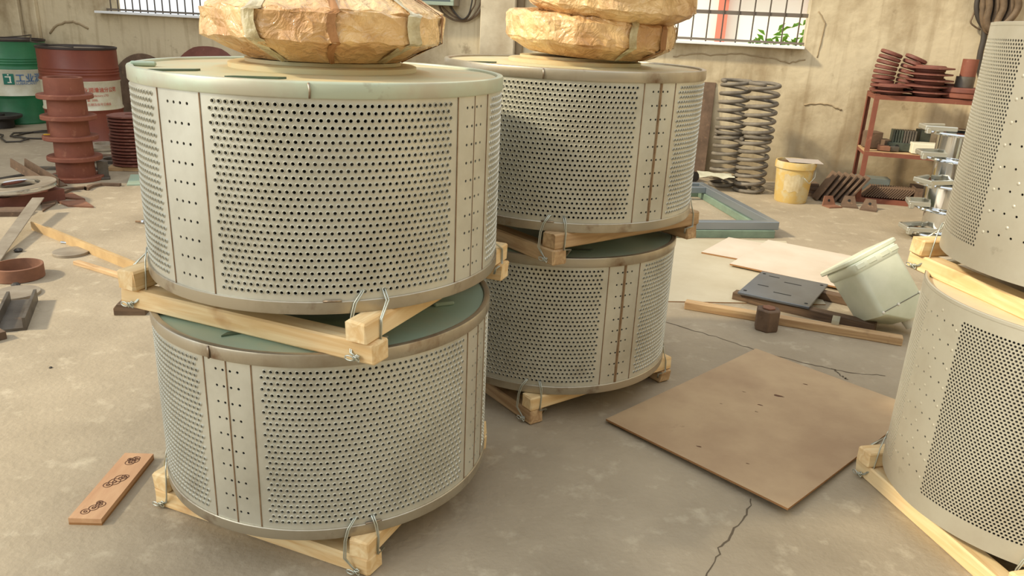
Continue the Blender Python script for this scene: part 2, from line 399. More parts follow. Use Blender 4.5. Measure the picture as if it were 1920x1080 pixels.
# plaster relief: an arched ridge and ragged patch edges
def ridge(pts, r):
    m_ = MB(); L_ = []
    for i in range(len(pts) - 1):
        a, b = WP(*pts[i]), WP(*pts[i + 1])
        for k in range(5): 
            q = a.lerp(b, k / 5); L_.append((WS(q), random.uniform(-.004, .002), q.z + random.uniform(-.006, .006)))
    b = WP(*pts[-1]); L_.append((WS(b), 0, b.z))
    m_.tube(L_, r, 6); return m_.build('plaster_ridge', M['plaster_ridge'], wall, smooth=True)
ridge([(94, 62), (104, 50), (120, 42), (138, 41), (152, 46), (166, 54)], .012)
ridge([(1262, 107), (1300, 100), (1340, 104), (1390, 100), (1440, 108), (1480, 118), (1510, 112)], .006)
ridge([(1535, 20), (1547, 45), (1540, 75), (1532, 108)], .005)
ridge([(1508, 195), (1535, 194), (1560, 198), (1578, 206)], .007)

def pilaster(px0, px1, dep, m, name):
    s0, s1 = WS(WP(px0, 40)), WS(WP(px1, 40))
    b_ = MB(); b_.box(((s0 + s1) / 2, -dep / 2, 2.0), (s1 - s0, dep, 4.2)); return struct(onwall(b_, name, m, bevel=.006))
pilaster(906, 970, .09, M['plaster_grey'], 'trim_1')
pilaster(23, 44, .05, M['plaster'], 'trim_2')
pilaster(56, 76, .05, M['plaster'], 'trim_3')
b_ = MB(); s0 = WS(WP(976, 50)); b_.box((s0, -.02, 2.0), (.06, .04, 4.2)); struct(onwall(b_, 'trim_4', M['plaster_dark'], bevel=.004))

def window(name, s0, s1, nb, cross):
    fr = MB()
    t = .035; y = .10
    fr.box(((s0 + s1) / 2, y, SILL + t / 2 + .015), (s1 - s0, .03, .018)); fr.box(((s0 + s1) / 2, y, WTOP - t / 2), (s1 - s0, .03, t))
    w = struct(onwall(fr, name, M['bar']))
    sl = MB(); sl.box(((s0 + s1) / 2, .06, SILL + .004), (s1 - s0 - .01, .30, .022)); sl.build('window_sill', M['sill'], w, bevel=.003)
    bar = MB().tube([(0, y, SILL), (0, y, WTOP)], .0065, 6).mesh('window_bar', M['bar'], True)
    for i in range(nb):
        obj('window_bar', bar, w, (s0 + (i + .5) * (s1 - s0) / nb, 0, 0))
    for z in cross:
        c = MB(); c.box(((s0 + s1) / 2, y + .01, z), (s1 - s0, .012, .03)); c.build('crossbar', M['bar'], w)
    return w
window('window_1', wl[0], wl[1], 18, (1.75,))
window('window_2', wr[0], wr[1], 13, (WP(1400, 25, -.1).z, 1.9))

# rest of the hall out of frame: closes the room for light and reflections
b_ = MB(); b_.box((5.2, 0.5, 2.0), (.25, 13, 4.4)); struct(b_.build('wall_right', M['plaster_grey']))
b_ = MB(); b_.box((-0.5, -4.2, 2.0), (13, .25, 4.4)); struct(b_.build('wall_rear', M['plaster_grey']))

b_ = MB(); b_.box((-6.3, 7.1, 2.55), (.25, 5.6, 5.3)); b_.box((-6.3, .1, 4.65), (.25, 8.4, 1.1)); struct(b_.build('wall_left_sunblock', M['plaster_grey']))   # unseen wall and beam, shaped to block sun from drum sides and barrels

# outside, seen through the bars
b_ = MB(); b_.box((0, 18, -.15), (40, 18, .1), Rz(0)); struct(b_.build('ground_outside', M['out_ground'])).location = (0, 0, 0)
ob = thing('building', 'pale rendered building with red posts seen through the barred window', 'building', W(-0.5, -7, -.1), WROT)
b_ = MB(); b_.box((0, 1, 2.0), (9, 2, 4)); b_.build('wall', M['out_wall'], ob)
for x in (-.55, .18, .62):
    b_ = MB(); b_.box((x * 2.0 + .6, -.05, 1.6), (.16, .12, 3.2)); b_.build('post', M['out_red'], ob)
b_ = MB(); b_.box((0.8, -.2, 2.25), (3.4, .3, .3)); b_.build('lintel', M['out_red'], ob)
leaf = MB().add([(0, 0, 0), (.05, .02, .02), (.1, 0, .01), (.05, -.02, .02)], [(0, 1, 2, 3)])
def shrub(s, off, h, rad, n, label):
    r = thing('shrub', label, 'shrub', W(s, off, -.1), 0, 'shrubs outside the windows')
    f = MB()
    for i in range(n):
        a, b2, t = random.uniform(0, 6.28), random.uniform(-1, 1), random.random() ** .5
        p = Vector((math.cos(a) * rad * t, math.sin(a) * rad * t, h * (.55 + .45 * b2 * (1 - t * .5))))
        Mx = T(*p) @ Rz(random.uniform(0, 6.28)) @ Ry(random.uniform(-1, 1)) @ Rx(random.uniform(-1, 1))
        f.add([(0, 0, 0), (.05, .025, .02), (.11, 0, .01), (.05, -.025, .02)], [(0, 1, 2, 3)], Mx)
    f.build('foliage', M['leaf'], r, flip_fix=False)
    b3 = MB(); b3.tube([(0, 0, 0), (.02, .01, h * .6)], .02, 6); b3.build('stem', M['pine_dark'], r)
shrub(WS(WP(1290, 75)), -1.0, 1.22, .38, 260, 'low leafy shrub behind window bars beside the wrapped bundles')
shrub(WS(WP(1430, 75)), -1.3, 1.24, .36, 260, 'leafy shrub in the middle of the right window')
shrub(WS(WP(1510, 60)), -1.6, 1.5, .42, 320, 'taller leafy shrub at the right edge of the right window')
shrub(WS(WP(225, 20)), -1.4, 1.25, .3, 180, 'small shrub outside the left end of the left window')
shrub(WS(WP(330, 20)), -1.4, 1.32, .4, 260, 'bushy shrub outside the left window beside the big bundle')

# ------------------------------------------------------------------ perforated drums
def perf_shell(R, H, period, nper, a0, pitch, ncol, ztop, rp, nrow, rings, hole_seg_plain, strip=None, name='perforated_shell', mats=None):
    """rings: (radius, radial offset) from the sheet inwards; strip = (angles, ztop, zpitch, nrow, radius)"""
    V = []; F = []; MI = []; key = {}
    def pos(th, z, dr=0.0):
        a = R_(th); return ((R + dr) * math.cos(a), (R + dr) * math.sin(a), z)
    def lat(k, th, z):
        i = key.get(k)
        if i is None:
            i = len(V); key[k] = i; V.append(pos(th, z))
        return i
    deg = math.degrees(1 / R)
    OUT = [(1, 0), (1, 1), (0, 1), (-1, 1), (-1, 0), (-1, -1), (0, -1), (1, -1)]
    def cell(tag_, ci, cj, th, z, hw, hh, rs):
        flat = 1 if tag_[0] == 's' else 0
        prev = [lat((tag_, ci + a, cj + b), th + a * hw, z + b * hh) for a, b in OUT]
        for q, (r, dr) in enumerate(rs):
            cur = []
            for k in range(8):
                g = k * math.pi / 4
                V.append(pos(th + r * math.cos(g) * deg, z + r * math.sin(g), dr)); cur.append(len(V) - 1)
            for k in range(8):
                F.append((prev[k], prev[(k + 1) % 8], cur[(k + 1) % 8], cur[k])); MI.append(flat if q else 0)
            prev = cur
    def quad(th0, th1, z0, z1, n):
        b = len(V)
        for i in range(n + 1):
            th = th0 + (th1 - th0) * i / n
            V.append(pos(th, z0)); V.append(pos(th, z1))
        for i in range(n): F.append((b + 2 * i, b + 2 * i + 2, b + 2 * i + 3, b + 2 * i + 1)); MI.append(0)
    zb = ztop - (nrow - 1) * rp
    zt_e, zb_e = ztop + rp / 2, zb - rp / 2
    quad(0, 360, 0, zb_e, 192); quad(0, 360, zt_e, H, 192)
    for k in range(nper):
        base = k * period
        for j in range(nrow):
            off = 0 if j % 2 == 0 else -pitch / 2
            for c in range(ncol):
                cell(('p', k), 2 * c + (0 if j % 2 == 0 else -1), -2 * j, base + a0 + off + c * pitch, ztop - j * rp, pitch / 2, rp / 2, rings)
            # half-cell fillers at the ends of alternate rows
            z0_, z1_ = ztop - j * rp - rp / 2, ztop - j * rp + rp / 2
            if j % 2 == 0: quad(base + a0 - pitch, base + a0 - pitch / 2, z0_, z1_, 1)
            else: quad(base + a0 + (ncol - 1) * pitch, base + a0 + (ncol - .5) * pitch, z0_, z1_, 1)
        s0 = base + a0 + (ncol - .5) * pitch; s1 = base + period + a0 - pitch
        # plain strip to the next panel, with its own few holes
        if strip:
            angs, szt, szp, snr, sr = strip
            cen = base + period; dw = angs[1] - angs[0]
            l, r_ = cen + angs[0] - dw / 2, cen + angs[-1] + dw / 2
            quad(s0, l, zb_e, zt_e, 4); quad(r_, s1, zb_e, zt_e, 4)
            hh = R_(dw / 2) * R; zp = zt_e
            for j in range(snr):
                zc = szt - j * szp
                quad(l, r_, zc + hh, zp, 8); zp = zc - hh
                for c, a in enumerate(angs):
                    cell(('s', k, j), 2 * c, 0, cen + a, zc, dw / 2, hh, [(sr, 0), (sr * .96, -.002)])
            quad(l, r_, zb_e, zp, 8)
        else: quad(s0, s1, zb_e, zt_e, 10)
    me = bpy.data.meshes.new(name); me.from_pydata(V, [], F); me.materials.append(mats)
    me.polygons.foreach_set('use_smooth', [True] * len(F)); me.update()
    me.set_sharp_from_angle(angle=R_(55))
    return me

RD, HD = 0.398, 0.437
shell_me = perf_shell(RD, HD, 90, 4, 12.3, 1.895, 36, .398, .01315, 28,
                      [(.0052, 0), (.0042, .0023), (.0036, .0023), (.0031, -.002)], 8,
                      ((-3.75, -1.25, 1.25, 3.75), .388, .0372, 10, .0031), mats=M['steel'])
band_me = MB().lathe([(RD - .003, 0), (RD + .0035, .0), (RD + .0045, .003), (RD + .0045, .0245), (RD + .003, .026), (RD - .003, .026)], 128, closed=True).mesh('band', M['band'], 40)
topband_me = MB().lathe([(RD + .0035, .411), (RD + .0045, .413), (RD + .0045, .436), (RD + .003, .439), (RD - .003, .4405), (RD - .009, .439), (RD - .011, .434), (RD - .0035, .411)], 128, closed=True).mesh('rim_band', M['band'], 40)
plate_mes = {}
def top_plate(m):
    if m.name not in plate_mes:
        plate_mes[m.name] = MB().lathe([(RD - .010, .430), (RD - .012, .4345), (RD - .03, .4335), (.24, .4335), (.235, .437), (.2, .438), (0.0001, .438)], 96).mesh('top_plate', m, 40)
    return plate_mes[m.name]
hub_me = {}
weld_me = MB().box((RD + .0004, 0, .218), (.0018, .0024, .384)).mesh('weld_seam', M['weld'])
heat_me = MB().box((RD + .00005, 0, .218), (.0006, .0105, .384)).mesh('heat_stain', M['heat'])
weld_thin = MB().box((RD + .0004, 0, .218), (.0014, .0010, .384)).mesh('weld_seam', M['weld'])
weld_wide = MB().box((RD + .0004, 0, .218), (.0020, .0040, .384)).mesh('weld_seam', M['weld'])
backing_me = MB().lathe([(.384, .02), (.384, .425), (.0001, .425)], 48).mesh('shade_backing', M['hole_shade'], True)  # added dark cylinder behind the shell, makes the holes look dark
bottom_me = MB().lathe([(.39, .012), (.25, .012), (.25, .02), (.39, .02)], 64, closed=True).mesh('front_ring', M['steel_warm'])
slot_me = MB().prism([(-.055, -.007), (.04, -.007), (.055, .007), (-.04, .007)], 0, .004).mesh('lifting_slot', M['slot'])
lug_me = MB().box((0, 0, .005), (.05, .022, .010)).mesh('locating_lug', M['green'], bevel=.003)
bead_me = MB().tube([(RD + .006, 0, .411), (RD + .007, .001, .425), (RD + .005, -.001, .438)], .0022, 6).mesh('band_joint', M['weld_pale'], True)
bead_b = MB().tube([(RD + .003, -.018, .027), (RD + .004, 0, .0275), (RD + .003, .018, .027)], .0022, 6).mesh('weld_bead', M['weld_pale'], True)
green_rim = topband_me.copy(); green_rim.materials[0] = M['band_green']
def drum(label, x, y, z0, ang, plate, seam, slots, lugs=(), joint=None, bead=None, hub=True, rim=None):
    r = thing('perforated_drum', label, 'drum', (x, y, z0), (0, 0, R_(ang)), 'stainless perforated washer drums')
    obj('perforated_shell', shell_me, r); obj('bottom_band', band_me, r); obj('rim_band', rim or topband_me, r)
    tp = obj('top_plate', top_plate(plate), r); obj('front_ring', bottom_me, r); obj('shade_backing', backing_me, r)
    if hub:
        k = plate.name
        if k not in hub_me: hub_me[k] = MB().lathe([(.205, 0), (.205, .010), (.2, .012), (.17, .013), (.17, .02), (.0001, .02)], 64).mesh('hub_flange', plate, 40)
        obj('hub_flange', hub_me[k], r, (0, 0, .438))
    for k in range(4):
        for a in (-8.2, 8.2): obj('weld_seam', weld_me, r, (0, 0, 0), (0, 0, R_(90 * k + a)))
        if seam and (seam is not weld_thin or k == 1): obj('weld_seam', seam, r, (0, 0, 0), (0, 0, R_(90 * k)))
        if seam is weld_wide: obj('heat_stain', heat_me, r, (0, 0, 0), (0, 0, R_(90 * k)))
    for (rad, a, rot) in slots:
        a = R_(a - ang); obj('lifting_slot', slot_me, tp, (rad * math.cos(a), rad * math.sin(a), .4336), (0, 0, R_(rot - ang)))
    for (rad, a, rot) in lugs:
        a = R_(a - ang); obj('locating_lug', lug_me, tp, (rad * math.cos(a), rad * math.sin(a), .434), (0, 0, R_(rot - ang)))
    if joint is not None: obj('band_joint', bead_me, r, (0, 0, 0), (0, 0, R_(joint - ang)))
    if bead is not None: obj('weld_bead', bead_b, r, (0, 0, 0), (0, 0, R_(bead - ang)))
    return r
AX, AY = -.4443, 1.7926; BX, BY = -.4565, 1.7985; CX, CY = .16, 2.4958; DX, DY = .1391, 2.5454
drum('perforated drum on top of the nearest stack, green-grey painted upper edge, one bundle on it', AX, AY, .618, -118.1, M['green_dust_sun'], weld_thin, [(.31, -100, 15), (.33, -138, 40)], [(.37, -158, 20)], joint=-80, bead=-76, rim=green_rim)
drum('perforated drum at the bottom of the nearest stack, resting low on timbers on the floor', BX, BY, .09, -106.9, M['green'], weld_me, [(.30, -110, 32)], [(.3, -12, 25)], joint=-112, bead=-64, hub=False)
drum('perforated drum on top of the rear stack, carrying two wrapped bundles', CX, CY, .624, -56.6, M['green_dust_sun'], weld_wide, [(.33, -150, 20)], joint=-105, bead=-100)
drum('perforated drum at the bottom of the rear stack, behind the nearest stack', DX, DY, .094, -60.4, M['green'], weld_wide, [(.3, -80, 8)], joint=-115, bead=-130, hub=False)

RE, HE = .351, .53
shellE = perf_shell(RE, HE, 90, 4, 12.2, 1.4535, 46, .492, .0076, 59, [(.0030, 0), (.0028, -.0016)], 8,
                    ((-7.2, -2.4, 2.4, 7.2), .475, .048, 9, .0029), name='perforated_shell_fine', mats=M['steel_warm'])
rimE = MB().lathe([(RE - .004, HE - .012), (RE + .0005, HE - .008), (RE - .001, HE - .001), (RE - .005, HE + .001), (RE - .012, HE - .004), (RE - .014, HE - .02)], 96).mesh('rim', M['steel_warm'], True)
plateE = MB().lathe([(RE - .013, HE - .012), (RE - .04, HE - .014), (.2, HE - .014), (.19, HE - .008), (.0001, HE - .008)], 64).mesh('top_plate', M['cream'], 40)
botE = MB().lathe([(RE - .002, .001), (.22, .001), (.22, .01), (RE - .002, .01)], 64, closed=True).mesh('front_ring', M['steel_warm'])
backingE = MB().lathe([(RE - .016, .012), (RE - .016, HE - .03), (.0001, HE - .03)], 48).mesh('shade_backing', M['hole_shade'], True)  # same added dark backing for the finely perforated drums
dimple_me = MB().lathe([(.0042, .0), (.003, .0007), (.0001, .001)], 10, Ry(math.pi / 2)).mesh('dimple', M['steel_warm'], True)
def drumE(label, x, y, z0, ang):
    r = thing('perforated_drum', label, 'drum', (x, y, z0), (0, 0, R_(ang)), 'finely perforated drums at the right edge')
    obj('perforated_shell', shellE, r); obj('rim', rimE, r); obj('top_plate', plateE, r); obj('front_ring', botE, r); obj('shade_backing', backingE, r)
    for j in range(9):
        for a, dz in ((-9.5, -.004), (9.2, -.008), (0, .02)):
            th = R_(a + (j % 2) * .4)
            obj('dimple', dimple_me, r, (RE * math.cos(th), RE * math.sin(th), .475 - j * .048 + dz), (0, 0, th))
    return r
FX, FY, EX, EY = 1.3535, 1.7135, 1.387, 1.7384
drumE('finely perforated plain drum on the floor timbers at the right edge', FX, FY, .09, 183)
drumE('finely perforated plain drum on top of the right edge stack', EX, EY, .692, 199)

# ------------------------------------------------------------------ timber cribs with wire ties
def timber_frame(label, x, y, z, ang, a=.285, L=.62, hb=.045, mats=('pine', 'pine'), Rdrum=RD, seed=0, wires=('front', 'left', 'right'), group='timber frames under the drums', wb=.05):
    rnd = random.Random(seed)
    r = thing('timber_frame', label, 'timber frame', (x, y, z), (0, 0, R_(ang)), group)
    def beam(along, c, z0, m, dl=0.0):
        b = MB(); n = 5
        # slightly uneven sawn timber
        b.box((0, 0, hb / 2), (L + dl, wb, hb))
        me = b.mesh('beam', m, bevel=.004)
        for v in me.vertices: v.co.x += rnd.uniform(-.004, .004); v.co.y += rnd.uniform(-.0012, .0012)
        return obj('beam', me, r, (0, c, z0) if along == 'x' else (c, 0, z0), (0, 0, rnd.uniform(-.01, .01) + (0 if along == 'x' else math.pi / 2)))
    beam('x', -a, 0, M[mats[0]]); beam('x', a, 0, M[mats[0]])
    beam('y', a, hb, M[mats[1]]); beam('y', -a, hb, M[mats[1]])
    ys = math.sqrt(max(Rdrum ** 2 - a ** 2, .01))
    for wn in wires:
        sx = {'front': 1, 'left': -1, 'right': 1, 'back': -1}[wn]; sy = {'front': -1, 'left': -1, 'right': 1, 'back': 1}[wn]
        top = 2 * hb
        def shell(dx, zz, out=.0):
            X = a + dx; Y = math.sqrt(max((Rdrum + out) ** 2 - X * X, .0001)); return Vector((sx * X, sy * Y, zz))
        w = MB()
        for dx, side in ((-.016, -1), (.012, 1)):
            for dd in (-.0016, .0016):
                p0 = shell(dx + dd, top + .043, -.002); p1 = shell(dx + dd, top + .045, .004)
                p2 = shell(dx + side * .008 + dd, top + .022, .009)
                e = Vector((sx * (a + side * (wb / 2 + .003)) + dd, sy * (a + wb / 2 - .005), top - .004)); e.y = sy * max(math.sqrt(max((Rdrum + .011) ** 2 - e.x ** 2, .0001)), a - .012)
                g = Vector((e.x, e.y + sy * .004, hb - .002))
                k = Vector((sx * (a - .016) + dd, sy * (a + wb / 2 + .004), hb * .45)); k2 = Vector((sx * (a - .002) + dd, sy * (a + wb / 2 + .005), .012))
                w.tube([p0, p1, p2, e, g, k, k2] if side < 0 else [p0, p1, p2, e, g, Vector((g.x - sx * .004, g.y - sy * .03, hb - .006)), Vector((g.x - sx * .012, sy * (a - wb / 2 - .004), .02))], .0017, 6)
        t = w.build('wire_tie', M['wire'], r, smooth=True)
        kn = MB(); c = Vector((sx * (a - .002), sy * (a + wb / 2 + .007), .012))
        kn.tube([c + Vector((.006 * math.cos(q) - .003 * q * 0, .004 * math.sin(q) * sy, .006 * math.sin(q * 1.7))) for q in [i * .5 for i in range(26)]], .0018, 6)
        kn.tube([c + Vector((-.012 + .010 * math.cos(q), sy * .006, .001 + .005 * math.sin(q))) for q in [i * .63 for i in range(10)]], .0017, 6, cyc=True)
        kn.build('wire_knot', M['wire'], t, smooth=True)
    return r
timber_frame('pale timber frame lying on the floor under the nearest stack', BX, BY, 0, -22, seed=1)
timber_frame('pale timber frame between the two nearest drums', AX, AY, .528, -22.6, seed=2, a=.30, L=.67)
timber_frame('timber frame lying on the floor under the rear stack', DX, DY, .002, -53.5, seed=3, mats=('pine_old', 'pine'))
timber_frame('aged timber frame between the two rear drums', CX, CY, .534, -51.3, seed=4, mats=('pine_old', 'pine_old'))
timber_frame('timber frame lying on the floor under the right edge stack', FX, FY, 0, -77, seed=5, a=.265, L=.60, Rdrum=RE)
timber_frame('sunlit timber frame between the two drums at the right edge', EX, EY, .606, -79, seed=6, a=.265, L=.60, hb=.043, Rdrum=RE)

# ------------------------------------------------------------------ paper bundles
def bundle(label, loc, rot, prof, sides, seed, tape=True):
    rnd = random.Random(seed)
    r = thing('wrapped_bundle', label, 'bundle', loc, rot, 'paper wrapped ring bundles on the drums')
    seg = 72; mb = MB()
    wr_ = [rnd.uniform(-1, 1) for _ in range(200)]
    prof2 = []
    for i in range(len(prof) - 1):
        (r0, z0), (r1, z1) = prof[i], prof[i + 1]; n = 3
        for k in range(n): prof2.append((r0 + (r1 - r0) * k / n, z0 + (z1 - z0) * k / n))
    prof2.append(prof[-1])
    def wob(a, j):
        s = 2 * math.pi / sides; d = ((a + j * 0 + seed) % s) - s / 2
        poly = math.cos(s / 2) / math.cos(d)
        return (poly * .8 + .2) * (1 + .012 * math.sin(a * 5 + seed + j * .3) + .006 * math.sin(a * 13 + j))
    mb.lathe(prof2, seg, wob=wob)
    for v in mb.v:
        k = .0035; v.x += rnd.uniform(-k, k); v.y += rnd.uniform(-k, k)
        if v.z > .004: v.z += rnd.uniform(-k, k)
    me = mb.mesh('paper_wrap', M['paper'], flip_fix=True)
    bm = bmesh.new(); bm.from_mesh(me); bmesh.ops.triangulate(bm, faces=bm.faces, quad_method='ALTERNATE'); bm.to_mesh(me); bm.free()
    obj('paper_wrap', me, r)
    # strips of tape / torn film stuck on the outside
    for q in range(4 if tape else 2):
        a0 = -2.3 + q * .62 + rnd.uniform(-.1, .1); wd = rnd.uniform(.05, .13)
        f = MB(); vs = []; J = [j for j in range(3, len(prof2) - 5)]
        for j in J:
            for t in (0, .33, .67, 1):
                a = a0 + wd * t + .02 * math.sin(j); rr, zz = prof2[j]; k = wob(a, j)
                vs.append(((rr * k + .005) * math.cos(a), (rr * k + .005) * math.sin(a), zz + rnd.uniform(-.002, .002)))
        f.add(vs, [(4 * i + k, 4 * i + k + 1, 4 * i + k + 5, 4 * i + k + 4) for i in range(len(J) - 1) for k in range(3)])
        f.build('film_strip', M['film'] if q % 2 == 0 else M['paper_dark'], r, flip_fix=False)
    return r
bundle('brown paper bundle on the nearest stack, dark folded underside', (AX + .012, AY - .02, .618 + .460), (0, 0, .4),
       [(.0001, 0), (.165, .0), (.24, .036), (.262, .044), (.264, .095), (.255, .103), (.17, .152), (.1, .16), (.0001, .16)], 9, 3)
bundle('lower of the two film-wrapped paper bundles on the rear stack', (CX + .035, CY - .02, .624 + .466), (0, 0, 0),
       [(.0001, 0), (.18, .0), (.245, .032), (.258, .042), (.26, .098), (.245, .112), (.15, .12), (.0001, .12)], 12, 8).rotation_euler = (Rx(R_(2)) @ Ry(R_(2.5)) @ Rz(1.0)).to_euler()
bundle('upper of the two film-wrapped paper bundles on the rear stack, tilted', (CX + .085, CY - .055, .624 + .563), (0, 0, 0),
       [(.0001, 0), (.17, .0), (.24, .035), (.256, .05), (.258, .115), (.22, .15), (.12, .16), (.0001, .16)], 11, 5).rotation_euler = (Rx(R_(5)) @ Ry(R_(3)) @ Rz(2.2)).to_euler()

# ------------------------------------------------------------------ left side: barrels, castings, scrap
ORD = ['topmost', 'second from the top', 'third from the top', 'fourth from the top', 'fifth from the top', 'sixth from the top', 'seventh from the top', 'eighth from the top', 'ninth from the top', 'tenth from the top']
def away(p, d):
    q = Vector((p.x, p.y, 0)).normalized() * d
    return Vector((p.x + q.x, p.y + q.y, 0))
def wrap_text(parent, body, size, r, ang, z, m, name='lettering', bold=0.0):
    cu = bpy.data.curves.new(name, 'FONT'); cu.body = body; cu.size = size; cu.align_x = 'LEFT'; cu.offset = bold
    o = bpy.data.objects.new(name, cu); COL.objects.link(o)
    dg = bpy.context.evaluated_depsgraph_get(); me = bpy.data.meshes.new_from_object(o.evaluated_get(dg))
    bpy.data.objects.remove(o)
    for v in me.vertices:
        a = ang + v.co.x / r; zz = z + v.co.y
        v.co = (r * math.cos(a), r * math.sin(a), zz)
    me.materials.clear(); me.materials.append(m)
    return obj(name, me, parent)
def wrap_patch(parent, w, h, r, ang, z, m, name):
    f = MB(); n = 6
    vs = [(r * math.cos(ang + w / r * i / n), r * math.sin(ang + w / r * i / n), z + h * k) for i in range(n + 1) for k in (0, 1)]
    f.add(vs, [(2 * i, 2 * i + 2, 2 * i + 3, 2 * i + 1) for i in range(n)]); return f.build(name, m, parent, flip_fix=False)
def barrel(label, loc, r, h, m, rot=0):
    t = thing('oil_barrel', label, 'barrel', loc, (0, 0, rot), 'oil barrels by the far wall')
    def bead(z): return [(r, z - .022), (r + .006, z - .012), (r + .008, z), (r + .006, z + .012), (r, z + .022)]
    lo, hi = h * .345, h * .655
    MB().lathe([(r - .02, .004), (r + .004, .0), (r + .005, .014), (r, .02)] + [(r, lo - .03)] + bead(lo)[:3], 48).build('lower_body', m, t, smooth=40)
    MB().lathe(bead(lo)[2:] + bead(hi)[:3], 48).build('white_band', M['barrel_white'], t, smooth=40)
    up = bead(hi)[2:]
    for z in (h * .72, h * .75, h * .78): up += [(r, z - .010), (r + .004, z), (r, z + .010)]
    MB().lathe(up + [(r, h - .02)], 48).build('upper_body', m, t, smooth=40)
    MB().lathe([(r, h - .02), (r + .006, h - .016), (r + .007, h), (r - .004, h + .002), (r - .008, h - .018)], 48).build('rim', M['rim_dark'], t, smooth=40)
    MB().lathe([(r - .008, h - .018), (.0001, h - .018)], 48).build('lid', M['dusty_steel'], t)
    return t
gp = away(G(40, 234), .31)
gb = barrel('green oil barrel with a white middle band against the far wall', gp, .315, .80, M['barrel_green'])
ga = math.atan2(-gp.y, -gp.x)
wrap_patch(gb, .09, .10, .321, ga - .28, .385, M['ink_green'], 'logo_square')
wrap_patch(gb, .05, .010, .3218, ga - .23, .452, M['ink_white'], 'logo_stroke')
wrap_patch(gb, .012, .05, .3218, ga - .12, .405, M['ink_white'], 'logo_stroke'); wrap_patch(gb, .035, .009, .3218, ga - .18, .400, M['ink_white'], 'logo_stroke')
wrap_patch(gb, .012, .012, .3218, ga - .16, .470, M['ink_white'], 'logo_stroke')
wrap_text(gb, '工业润滑', .085, .321, ga + .03, .415, M['ink_blue'], 'brand_lettering', .001)
wrap_text(gb, 'LUBRICANT', .036, .321, ga + .03, .383, M['ink_blue'], 'small_lettering')
rp_ = away(G(167, 268), .31)
rb = barrel('red brown oil barrel with a white printed band beside the collar stack', rp_, .315, .80, M['barrel_red'])
ra = math.atan2(-rp_.y, -rp_.x)
wrap_text(rb, '工业润滑油分公司', .044, .321, ra - .13, .435, M['ink_red'], 'company_lettering', .0006)
for i, tx in enumerate(('型号 Manufacture LTD', '净容量: 200L', '生产日期及批号见桶盖')):
    wrap_text(rb, tx, .026, .321, ra - .08, .395 - i * .038, M['ink_red'], 'small_lettering')

# stacked collars
cp = away(G(146, 344), .165)
def collar(label, loc):
    t = thing('flanged_collar', label, 'collar', loc, (0, 0, 0), 'red collars stacked beside the barrels')
    MB().lathe([(.092, 0), (.168, .0), (.172, .004), (.172, .026), (.168, .030), (.122, .030)], 40, closed=False).build('flange', M['oxide'], t, smooth=40)
    MB().lathe([(.122, .030), (.119, .137), (.112, .139), (.094, .137), (.092, .0)], 40).build('tube', M['oxide'], t, smooth=40)
    return t
c0 = None
for i in range(5):
    lab = 'red oxide flanged collar, %s of the five stacked' % (ORD[4 - i] if i else 'bottom one')
    loc = (cp.x + (0, .004, -.006, .004, -.004)[i], cp.y + (0, .003, .004, -.004, .0)[i], i * .138)
    if c0 is None: c0 = collar(lab, loc)
    else: copy_thing(c0, lab, loc, (0, 0, i * .7))
tg = MB(); tg.box((0, 0, .003), (.05, .03, .004)); tag(tg.build('paper_tag', M['yellow'], loc=(cp.x - .13, cp.y - .05, 2 * .138 + .030), rot=(0, 0, .4)), 'small yellow tag lying on the middle collar flange', 'tag')

# ribbed pulleys stacked, half hidden by the nearest drum
pp = away(G(256, 322), .15)
def pulley(name, label, loc, r, h, m, group, hub=True, rot=(0, 0, 0)):
    t = thing(name, label, 'pulley', loc, rot, group)
    MB().lathe([(r * .35, .0), (r * .86, 0), (r, h * .12), (r, h * .34), (r * .84, h * .5), (r, h * .66), (r, h * .88), (r * .86, h), (r * .35, h)], 32).build('rim', m, t, smooth=30)
    if hub: MB().lathe([(r * .35, -.0), (r * .35, h), (r * .22, h), (r * .22, 0)], 24, closed=True).build('hub', m, t, smooth=30)
    return t
p0 = None
for i in range(8):
    lab = 'red grooved pulley, %s in the stack behind the nearest drum' % (ORD[7 - i])
    if p0 is None: p0 = pulley('grooved_pulley', lab, (pp.x, pp.y, 0.03), .155, .046, M['oxide_dark'], 'pulleys stacked behind the nearest drum')
    else: copy_thing(p0, lab, (pp.x + random.uniform(-.006, .006), pp.y + random.uniform(-.006, .006), .03 + i * .0465))
def slab(name, label, cat, c, s, m, rot=(0, 0, 0), group=None, bevel=.002):
    b = MB(); b.box((0, 0, s[2] / 2), s)
    return tag(b.build(name, m, loc=c, rot=rot, bevel=bevel), label, cat, group)
slab('wooden_pad', 'tan wooden pad under the stacked red pulleys', 'pad', (pp.x - .03, pp.y - .02, 0), (.26, .24, .028), M['pine_old'], (0, 0, .2))
q = G(258, 340); slab('green_plate', 'pale green painted plate on the floor beside the nearest drum', 'plate', (q.x + .05, q.y, 0), (.20, .26, .02), M['green'], (R_(4), 0, .35))
# discs leaning on the wall
def leaning_disc(label, px, py, r, m):
    c = WP(px, py, .06); t = MB()
    t.lathe([(.0001, -.012), (r * .96, -.012), (r, -.008), (r, .008), (r * .96, .012), (.0001, .012)], 48)
    o = t.build('round_plate', m, smooth=30); o.location = (c.x, c.y, r * .99); o.rotation_euler = (R_(80), 0, WROT); return tag(o, label, 'plate', 'round plates leaning on the far wall')
leaning_disc('dark brown round plate leaning on the wall behind the red barrel', 262, 130, .36, M['rust'])
leaning_disc('dark round plate leaning on the wall under the left window beside the bundle', 385, 130, .42, M['oxide_dark'])
